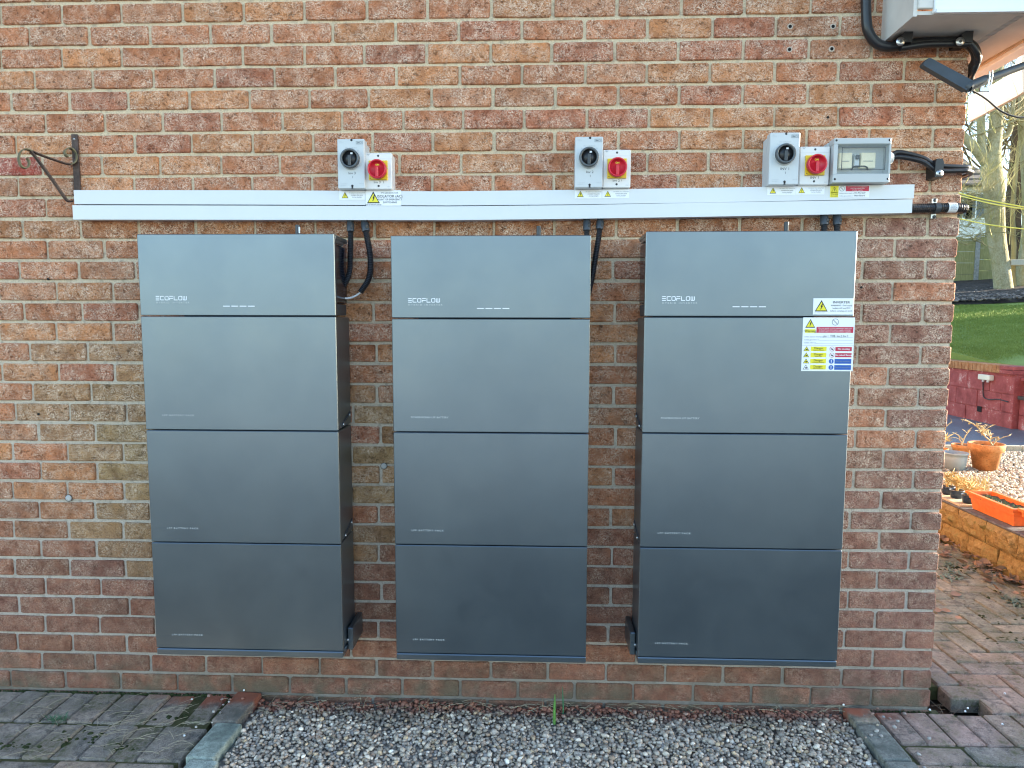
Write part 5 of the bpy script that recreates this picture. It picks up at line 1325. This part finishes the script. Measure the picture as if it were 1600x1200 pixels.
# ---- red painted garden wall with coping bricks
REDP = NM('flaking red masonry paint'); P0 = REDP.pos(); a = REDP.noise(7, 5, 0.65, vec=P0); b = REDP.noise(55, 4, 0.65, vec=P0)
c = REDP.ramp(a, (0.32, (0.25,0.055,0.052)), (0.55, (0.38,0.092,0.085)), (0.72, (0.46,0.15,0.135)))
c = REDP.mix(REDP.ramp(REDP.math('ADD', REDP.math('MULTIPLY', a, .6), REDP.math('MULTIPLY', b, .4)), (0.56, 0.0), (0.64, 0.7)), c, (0.62, 0.46, 0.42))
REDP = REDP.set(c, 0.85, 0, REDP.bump(b, 0.006, 0.7), 0.25)
COPE = m_stone('orange coping brick', ((0.26,0.10,0.04),(0.42,0.19,0.08),(0.52,0.28,0.14)), 14, 0.005)
rd = empty('red_garden_wall', (5.6, 6.3, 0.24), 'red painted block garden wall topped with upright orange bricks below the lawn', 'wall')
XR = 5.6; zt = 0.872
for row in range(3):
    z0 = 0.20+row*0.216; y = 5.62+(0.22 if row % 2 else 0)-0.44
    while y < 8.6:
        a_, b_ = max(y, 5.62), min(y+0.44, 8.6)
        if b_-a_ > 0.05: MB().box(XR+r.uniform(-.003,.003), XR+0.21, a_+0.004, b_-0.004, z0+0.004, min(z0+0.211, zt-0.001), 0.008).build('wall_block', REDP, rd)
        y += 0.44
MB().box(XR+0.012, XR+0.2, 5.625, 8.6, 0.2, zt-0.004).build('joint_mortar', REDP, rd)
y = 5.86
while y < 8.6:
    m_ = MB().box(XR-0.015, XR+0.2, y+0.004, y+0.071, zt, zt+0.096+r.uniform(-.002,.002), 0.004); m_.build('coping_brick', COPE, rd); y += 0.0755
for k in range(2): MB().box(XR-0.03, XR+0.22, 5.615, 5.852, zt+k*0.049, zt+0.046+k*0.049, 0.005).build('pier_brick', REDP, rd)
lw = empty('low_red_wall', (5.75, 5.1, 0.24), 'lower red block wall stepping back to the right of the coping bricks', 'wall')
for row in range(3):
    z0 = 0.20+row*0.200; y = 4.60+(0.22 if row % 2 else 0)-0.44
    while y < 5.60:
        a_, b_ = max(y, 4.6), min(y+0.44, 5.605)
        if b_-a_ > 0.05: MB().box(XR+0.06+(0.05 if row == 2 else 0), XR+0.25, a_+0.002, b_-0.002, z0+0.001, z0+0.198, 0.006).build('wall_block', REDP, lw)
        y += 0.44
MB().box(XR+0.05, XR+0.28, 4.6, 5.6, 0.802, 0.840, 0.006).build('coping_slab', REDP, lw)
MB().box(XR+0.03, XR+0.075, 4.6, 5.6, 0.585, 0.625, 0.004).build('timber_rail', m_wood('dark damp timber', (0.05,0.04,0.035), (0.12,0.10,0.085), (20,1.5,20)), lw)
# junction box with its cable, and a vent hole
a = px(1529, 585, X=XR-0.05); b = px(1547, 593, X=XR-0.05)
jb = empty('junction_box', (XR-0.03, (a.y+b.y)/2, b.z), 'cream electrical junction box on the red garden wall', 'junction box')
MB().box(XR-0.06, XR-0.002, b.y, a.y, b.z-0.015, a.z+0.005, 0.008).build('box_body', plain('cream box plastic', (0.72,0.68,0.55), 0.5, var=0.03), jb)
for dy in (-0.05, 0.04): MB().tube([(XR-0.035, (a.y+b.y)/2+dy, b.z-0.014), (XR-0.035, (a.y+b.y)/2+dy, b.z-0.04)], 0.014, 10).build('cable_gland', PVC, jb)
jc = MB().tube(smoothpath([px(1536,595,X=XR-.02), px(1536,605,X=XR-.015), px(1537,620,X=XR-.012), px(1545,624,X=XR-.012), px(1560,624,X=XR-.012), px(1575,628,X=XR-.012)], 6), 0.007, 6).build('wall_cable', BLACKP, jb)
a = px(1530, 639, X=XR-0.004)
MB().box(XR-0.006, XR+0.002, a.y-0.04, a.y+0.04, a.z-0.035, a.z+0.035).build('weep_hole', HOLE, rd)

# ---- lawn, mulch, terrain behind
GRASS = m_grass()
def lz(x, y):
    """height of the sloping lawn and bank"""
    t = (x-5.6)*0.53+(y-6.2)*0.85
    return 0.95+max(0, t+0.0)*0.118+0.02*noise.noise((x*0.5, y*0.5, 0))
def sheet(name, x0, x1, y0, y1, n, m, fz, mat):
    V = [(x0+(x1-x0)*i/n, y0+(y1-y0)*j/m, 0) for j in range(m+1) for i in range(n+1)]
    V = [(a_, b_+(a_-x0)*0.6*(1-(b_-y0)/(y1-y0)), 0) for a_, b_, _ in V]
    V = [(a_, b_, fz(a_, b_)) for a_, b_, _ in V]
    F = [(j*(n+1)+i, j*(n+1)+i+1, j*(n+1)+i+n+2, j*(n+1)+i+n+1) for j in range(m) for i in range(n)]
    mb_ = MB(); mb_.add(V, F, True)
    rim = [j*(n+1) for j in range(m+1)]; lo = len(V)
    mb_.add([V[k] for k in rim]+[(V[k][0], V[k][1], 0.2) for k in rim], [(k, k+1, k+len(rim)+1, k+len(rim)) for k in range(len(rim)-1)])
    rim = list(range(n+1)); mb_.add([V[k] for k in rim]+[(V[k][0], V[k][1], 0.2) for k in rim], [(k, k+1, k+len(rim)+1, k+len(rim)) for k in range(len(rim)-1)])
    o = mb_.build(name, mat); o.color = (0,0,0,1); return tag(o, kind='structure')
sheet('lawn', 5.80, 45, 4.65, 60, 60, 60, lz, GRASS)
MULCH = m_stone('dark bark mulch', ((0.022,0.017,0.013),(0.05,0.04,0.032),(0.10,0.08,0.065)), 9, 0.03)
def edge_y(x): return 12.6+(x-9)*-0.03+0.25*math.sin(x*0.9)
ms = MB(); V = []; n = 60
for i in range(n+1):
    x = 5.5+i*0.4
    for j in range(17):
        y = edge_y(x)+j*0.55; V.append((x, y, lz(x, y)+0.015+min(j,2)*0.05+0.03*noise.noise((x*2, y*2, 1))))
ms.add(V, [(i*17+j, (i+1)*17+j, (i+1)*17+j+1, i*17+j+1) for i in range(n) for j in range(16)], False)
tag(ms.build('mulch_bed', MULCH), kind='structure')
# chips on the mulch and blades along the lawn so that both have an edge
pts = []; sz = []
for _ in range(5200):
    x = gg.uniform(6.5, 17); y = edge_y(x)+abs(gg.normal(0, 1.6))-0.05; q = proj((x, y, 2))
    if 1460 < q[0] < 1640: pts.append((x, y, lz(x,y)+0.10)); sz.append(gg.uniform(.03,.065))
tn = np.array([(.09,.075,.062),(.15,.12,.10),(.055,.045,.04),(.23,.19,.16)])[gg.choice(4, len(pts))]
pebbles('mulch_chips', np.array(pts), sz, tn, m_pebble(False, 'bark chips'), 1, 6, 0.35)
gv = MB()
def on_lawn(qx, qy):
    d = px(qx, qy, Y=10)-CAMP; a, b = 0.5, 1.5
    for _ in range(22):
        t = (a+b)/2; q = CAMP+d*t
        if q.z > lz(q.x, q.y): a = t
        else: b = t
    return CAMP+d*t
for _ in range(30000):
    q = on_lawn(r.uniform(1476, 1612), 478+112*r.random()**1.25)
    if q.x < 5.81 or q.y < 4.7 or q.y > edge_y(q.x)+0.1: continue
    x, y = q.x, q.y; h = r.uniform(.016, .038)*(1.0 if y < 9.5 else 1.5); a = r.uniform(0,6.28); w_ = 0.0020+0.0005*y; z = lz(x,y)-0.004
    gv.add([(x+w_*math.cos(a), y+w_*math.sin(a), z), (x-w_*math.cos(a), y-w_*math.sin(a), z), (x+r.gauss(0,.012), y+r.gauss(0,.012), z+h)], [(0,1,2)])
gvo = gv.build('lawn_blades', GRASS); gvo['kind'] = 'stuff'; gvo.color = (0,0,0,1)

# ---- fence
FW = m_wood('green stained fence board', (0.22,0.22,0.085), (0.40,0.38,0.17), (14, 14, 1.2)); FPOST = m_stone('grey concrete post', ((0.22,0.23,0.21),(0.33,0.34,0.31),(0.42,0.42,0.39)), 14, 0.004)
fe = empty('garden_fence', (12.5, 18, 2.4), 'green stained board fence with concrete posts behind the trees', 'fence')
for k in range(-2, 6):
    xp = 12.72+k*1.9; dz = (k)*0.10
    MB().box(xp-0.06, xp+0.06, 17.94, 18.06, 2.0, 3.98+dz, 0.01).build('fence_post', FPOST, fe)
    MB().box(xp+0.065, xp+1.835, 17.97, 18.02, 2.3+dz, 2.62+dz, 0.005).build('gravel_board', FPOST, fe)
    for j in range(4):
        z0 = 2.63+dz+j*0.325
        MB().box(xp+0.062, xp+1.838, 17.985-0.004*j, 18.012, z0, z0+0.318, 0.004).build('fence_board', FW, fe)
    MB().box(xp+0.06, xp+1.84, 17.95, 18.03, 3.935+dz, 3.975+dz, 0.004).build('fence_capping', FW, fe)

# ---- trees
BARK = m_bark(); BARK2 = m_stone('brown bark', ((0.05,0.035,0.022),(0.11,0.075,0.045),(0.17,0.125,0.075)), 6, 0.03); TWIG = plain('olive twig', (0.26,0.22,0.10), 0.8, var=0.25, scale=3)
TWIGY = plain('yellow green shoots', (0.46,0.40,0.14), 0.75, var=0.2, scale=3)
def tq(x, y, Y=15.0): return px(x, y, Y=Y)
def grow(mb_, p0, d0, L, r0, depth, rr, up=0.12, n=5):
    P_ = [Vector(p0)]; d = Vector(d0).normalized()
    for k in range(n):
        d = (d+Vector((rr.gauss(0,.16), rr.gauss(0,.16), rr.gauss(0,.10)+up*0.5))).normalized(); P_.append(P_[-1]+d*L/n)
    mb_.tube(P_, [r0*(1-0.62*k/n) for k in range(n+1)], 7 if r0 > .03 else (5 if r0 > .012 else 3), cap=False)
    if depth > 0:
        for _ in range(rr.randint(3, 5)):
            t = rr.uniform(.3, 1.0)*n; i = min(n-1, int(t)); b0 = P_[i]+(P_[i+1]-P_[i])*(t-i)
            a = rr.uniform(0, 6.28); e = (d*0.55+Vector((math.cos(a), math.sin(a), rr.uniform(-.2,.8)))*0.8).normalized()
            grow(mb_, b0, e, L*rr.uniform(.45,.72), max(.0035, r0*rr.uniform(.32,.5)), depth-1, rr, up)
def limb(mb_, pts_, radii, k=6, n=14):
    P_ = smoothpath(pts_, k); m = len(P_); q = len(radii)-1; R_ = []
    for i in range(m):
        t = i/(m-1)*q; j = min(q-1, int(t)); R_.append(radii[j]+(radii[j+1]-radii[j])*(t-j))
    mb_.tube(P_, R_, n, cap=True)
M15 = 17.6/FPX
t1 = empty('tree', tq(1568, 456), 'pale barked garden tree with forked trunk, nearest the house corner', 'tree')
m_ = MB(); limb(m_, [tq(1570,470), tq(1568,450), tq(1563,410), tq(1557,370), tq(1554,330), tq(1553,295), tq(1549,262), tq(1552,240), tq(1556,200), tq(1558,150), tq(1558,80), tq(1552,0), tq(1545,-120)], [v_*M15 for v_ in (14,12.5,11.5,12,13,14,14,10,9,8.5,8,7,5)], 6, 18)
m_.build('trunk', BARK, t1)
cr = empty('crown', t1.location); 
cm = MB()
limb(cm, [tq(1549,262), tq(1538,248), tq(1524,232), tq(1508,216), tq(1488,190), tq(1470,150)], [v_*M15 for v_ in (10,8.5,7,6,4.5,3)])
limb(cm, [tq(1545,262), tq(1535,235), tq(1533,205), tq(1531,165), tq(1524,100), tq(1515,20)], [v_*M15 for v_ in (7,6,5.5,5,4,3)])
limb(cm, [tq(1565,215), tq(1578,205), tq(1582,170), tq(1590,120), tq(1610,40)], [v_*M15 for v_ in (4,3.2,3,2.6,2)])
rr = random.Random(2)
for (qx, qy, n_) in ((1508,216,3),(1490,190,4),(1524,232,2),(1531,165,4),(1524,100,4),(1556,180,3),(1558,110,4),(1582,180,5),(1590,120,5),(1556,60,5),(1600,70,4)):
    for _ in range(n_):
        a = rr.uniform(0, 6.28); grow(cm, tq(qx+rr.gauss(0,2), qy+rr.gauss(0,6)), (math.cos(a), math.sin(a)*0.6, rr.uniform(.2,1.1)), rr.uniform(.8,2.0), rr.uniform(.016,.035), 2, rr)
cr_o = cm.build('crown', BARK, t1); bpy.data.objects.remove(cr)
sh = MB()
for _ in range(26):
    qx = rr.choice([rr.gauss(1545,12), rr.gauss(1566,6), rr.gauss(1520,12), rr.gauss(1585,10)]); qy = rr.uniform(180, 400)
    grow(sh, tq(qx, qy, 14.6), (rr.gauss(0,.4), rr.gauss(0,.3)-.2, 1), rr.uniform(.4,1.1), rr.uniform(.007,.014), 1, rr, 0.3)
sh.build('shoots', TWIGY, t1)['kind'] = 'stuff'
t2 = empty('tree', tq(1604, 452, 15.4), 'second garden tree at the right edge, its trunk curving away from the first', 'tree')
m_ = MB(); limb(m_, [tq(1600,470,15.4), tq(1602,440,15.4), tq(1606,400,15.4), tq(1611,350,15.4), tq(1612,280,15.4), tq(1608,200,15.4), tq(1606,100,15.4), tq(1606,0,15.4), tq(1600,-120,15.4)], [v_*M15 for v_ in (18,15,12,11.5,13,14,11,9,6)], 6, 18); m_.build('trunk', BARK, t2)
m_ = MB(); limb(m_, [tq(1584,452,15.2), tq(1583,420,15.2), tq(1584,380,15.2), tq(1582,330,15.2), tq(1586,280,15.2), tq(1592,220,15.2)], [v_*M15 for v_ in (4,3.6,3.4,3.2,3,2)])
for _ in range(30):
    qx = rr.uniform(1572, 1625); qy = rr.uniform(60, 380)
    a = rr.uniform(0, 6.28); grow(m_, tq(qx, qy, 15.4+rr.gauss(0,.4)), (math.cos(a), math.sin(a), rr.uniform(.1,.9)), rr.uniform(.6,1.6), rr.uniform(.010,.022), 2, rr)
m_.build('crown', TWIG, t2)
t3 = empty('tree', px(1583, 445, Y=16.6), 'dark brown ivy clad trunk standing between the two pale trees', 'tree')
m_ = MB(); limb(m_, [px(1583,455,Y=16.6), px(1583,400,Y=16.6), px(1582,340,Y=16.6), px(1588,280,Y=16.6), px(1594,200,Y=16.6), px(1596,100,Y=16.6)], [v_*M15 for v_ in (15,13,12,12,11,9)]); m_.build('trunk', BARK2, t3)
m_ = MB()
for _ in range(16):
    a = rr.uniform(0, 6.28); grow(m_, px(rr.uniform(1560,1610), rr.uniform(150,330), Y=16.6), (math.cos(a), math.sin(a), rr.uniform(.0,.9)), rr.uniform(.7,1.8), rr.uniform(.010,.02), 2, rr)
m_.build('crown', TWIG, t3)
# bare shrub in front of the fence, thick with pale twigs
t4 = empty('shrub', px(1515, 440, Y=14.2), 'bare twiggy shrub in front of the fence beside the house corner', 'shrub'); m_ = MB()
for _ in range(60):
    a = rr.uniform(0, 6.28); grow(m_, px(rr.gauss(1512,14), rr.uniform(290,395), Y=14.2+rr.gauss(0,.3)), (math.cos(a), math.sin(a)*.5, rr.uniform(-.3,.7)), rr.uniform(.35,.9), rr.uniform(.007,.014), 2, rr, 0.0)
m_.build('twigs', plain('pale shrub twig', (0.34,0.29,0.13), 0.8, var=0.25, scale=3), t4)
# far winter trees against the sky
for k, (qx, Y_, hh) in enumerate(((1470,34,9),(1535,38,11),(1600,36,10),(1665,33,10))):
    b0 = px(qx, 420, Y=Y_); tt = empty('bare_tree', b0, ('far bare winter tree showing between house corner and pale trunk','far bare winter tree behind the pale forked trunk','far bare winter tree behind the right hand trunk','far bare winter tree beyond the right edge of the photo')[k], 'tree', 'far bare trees'); m_ = MB()
    m_.tube([b0-Vector((0,0,1)), b0+Vector((.1,0,hh*.4)), b0+Vector((0,.1,hh*.75))], [.22,.16,.08], 10); m_.build('trunk', BARK2, tt); m_ = MB()
    for j in range(12):
        a = rr.uniform(0, 6.28); grow(m_, b0+Vector((0,0,hh*rr.uniform(.25,.75))), (math.cos(a), math.sin(a), rr.uniform(.5,1.4)), hh*rr.uniform(.35,.5), .06, 3, rr, .2, 6)
    m_.build('crown', BARK2, tt)
# plank between the trunks, yellow lines
a = px(1578, 410, Y=14.9); b = px(1606, 406, Y=15.0)
tag(MB().box(a.x, b.x, 14.85, 15.0, a.z-0.07, a.z+0.07, 0.01).build('nailed_plank', m_wood('pale plank', (0.42,0.38,0.28), (0.58,0.53,0.42)), None, a), 'short pale plank nailed between the two right hand trunks', 'plank')
YROPE = plain('yellow line', (0.85, 0.66, 0.02), 0.5, var=0.03)
for (A_, B_, lb_) in (((1470,294,9),(1640,329,5.5),'upper of two close yellow washing lines crossing the trees'), ((1500,306,9),(1640,331,5.5),'lower of two close yellow washing lines crossing the trees'), ((1500,342,9),(1640,360,5.5),'lowest single yellow washing line crossing the pale trunk')):
    a = px(A_[0], A_[1], Y=A_[2]); b = px(B_[0], B_[1], Y=B_[2]); mid = (a+b)/2-Vector((0,0,.03))
    tag(MB().tube(smoothpath([a, mid, b+(b-a)*0.2], 8), 0.0085, 6).build('washing_line', YROPE, None, mid), lb_, 'washing line', 'yellow washing lines')
# ---- neighbouring house beyond the fence
RENDER = m_stone('pale painted render', ((0.50,0.53,0.54),(0.60,0.63,0.64),(0.66,0.69,0.70)), 3, 0.003); ROOFT = m_stone('brown roof tile', ((0.10,0.08,0.065),(0.17,0.14,0.115),(0.24,0.20,0.17)), 6, 0.02)
GLASS = plain('dark window glass', (0.03,0.04,0.05), 0.08, var=0.0)
a = px(1490, 372, Y=27); b = px(1560, 290, Y=27); e = px(1500, 262, Y=29)
nb = empty('neighbouring_house', (b.x-4, 28, 2), 'pale rendered house with brown tiled roof seen beyond the fence', 'house')
MB().box(a.x-6, b.x-0.4, 27, 33, 1.0, b.z).build('wall', RENDER, nb)
rf = MB(); rf.add([(a.x-6.4, 26.6, b.z-0.05), (b.x, 26.6, b.z-0.05), (b.x, 30, b.z+1.9), (a.x-6.4, 30, b.z+1.9), (b.x, 33.4, b.z-0.05), (a.x-6.4, 33.4, b.z-0.05)], [(0,1,2,3),(3,2,4,5),(0,3,5),(1,4,2),(0,5,4,1)])
rfo = rf.build('roof', ROOFT, nb)
for k in range(6):
    MB().box(a.x-6.4, b.x, 26.63+k*0.55, 26.66+k*0.55, b.z-0.02+k*0.315, b.z+0.03+k*0.315).build('tile_course', ROOFT, rfo)
for qx in (1503, 1524):
    w0 = px(qx, 322, Y=27); f_ = MB().box(w0.x-0.45, w0.x+0.45, 26.95, 26.998, w0.z-0.55, w0.z+0.55, 0.02).build('window', UPVC, nb)
    for s_ in (-1, 1): MB().box(w0.x+s_*0.21-0.18, w0.x+s_*0.21+0.18, 26.94, 26.949, w0.z-0.48, w0.z+0.48).build('pane', GLASS, f_)
# ---- unseen house and hedges added on the right, gapped to shape the low sun
BRK2 = m_stone('distant red brick', ((0.20,0.09,0.06),(0.27,0.125,0.085),(0.33,0.17,0.12)), 6, 0.004)
def sunblocker_house(name, x0, x1, y0, y1, z0, ze, zr, label):
    h_ = empty(name, ((x0+x1)/2, (y0+y1)/2, z0), label, 'house'); MB().box(x0, x1, y0, y1, z0, ze).build('wall', BRK2, h_)
    xm = (x0+x1)/2; rf = MB(); rf.add([(x0-.3,y0-.02,ze-.1),(x0-.3,y1+.02,ze-.1),(xm,y1+.02,zr),(xm,y0-.02,zr),(x1+.3,y1+.02,ze-.1),(x1+.3,y0-.02,ze-.1)], [(0,1,2,3),(3,2,4,5),(0,3,5),(1,4,2),(0,5,4,1)]); rf.build('roof', ROOFT, h_); return h_

SUNBLOCK = m_stone('sunblocker foliage', ((0.018,0.035,0.014),(0.04,0.07,0.026),(0.07,0.11,0.045)), 12, 0.05)
def sunblocker(x0, x1, y0, y1, z0, z1, label):  # added off-frame block; the gaps between blocks let sun streaks through
    bm = bmesh.new(); bmesh.ops.create_cube(bm, size=1)
    for q in bm.verts: q.co = Vector(((x0+x1)/2+q.co.x*(x1-x0), (y0+y1)/2+q.co.y*(y1-y0), (z0+z1)/2+q.co.z*(z1-z0)))
    bmesh.ops.subdivide_edges(bm, edges=bm.edges[:], cuts=14, use_grid_fill=True)
    for q in bm.verts:
        nv = noise.noise_vector(q.co*1.7); q.co += Vector((nv.x*.16, -abs(nv.y)*.05 if q.co.y > (y0+y1)/2 else abs(nv.y)*.05, nv.z*.18))
    bm.verts.index_update(); m_ = MB(); m_.add([tuple(q.co) for q in bm.verts], [tuple(q.index for q in f_.verts) for f_ in bm.faces]); bm.free()
    tag(m_.build('added_sunblocker', SUNBLOCK, None, ((x0+x1)/2, (y0+y1)/2, z0)), label, 'sunblocker', 'added sun blockers right of the lawn')
sunblocker(20, 20.9, 6.7, 11.95, 0.2, 6.6, 'added unseen hedge beside the lawn, outside the frame, nearest the terrace')
sunblocker(20, 20.9, 12.95, 15.70, 0.2, 6.6, 'short stretch of added unseen hedge beside the lawn, outside the frame')
sunblocker(20, 20.9, 16.22, 22.0, 0.2, 6.6, 'added unseen hedge beside the trees, outside the frame')
sunblocker_house('neighbouring_house', 20, 27, -1.2, 3.0, 0.0, 4.3, 5.2, 'added sun-blocking low brick house on the right, outside the frame')  # added to keep the low sun off the front ground
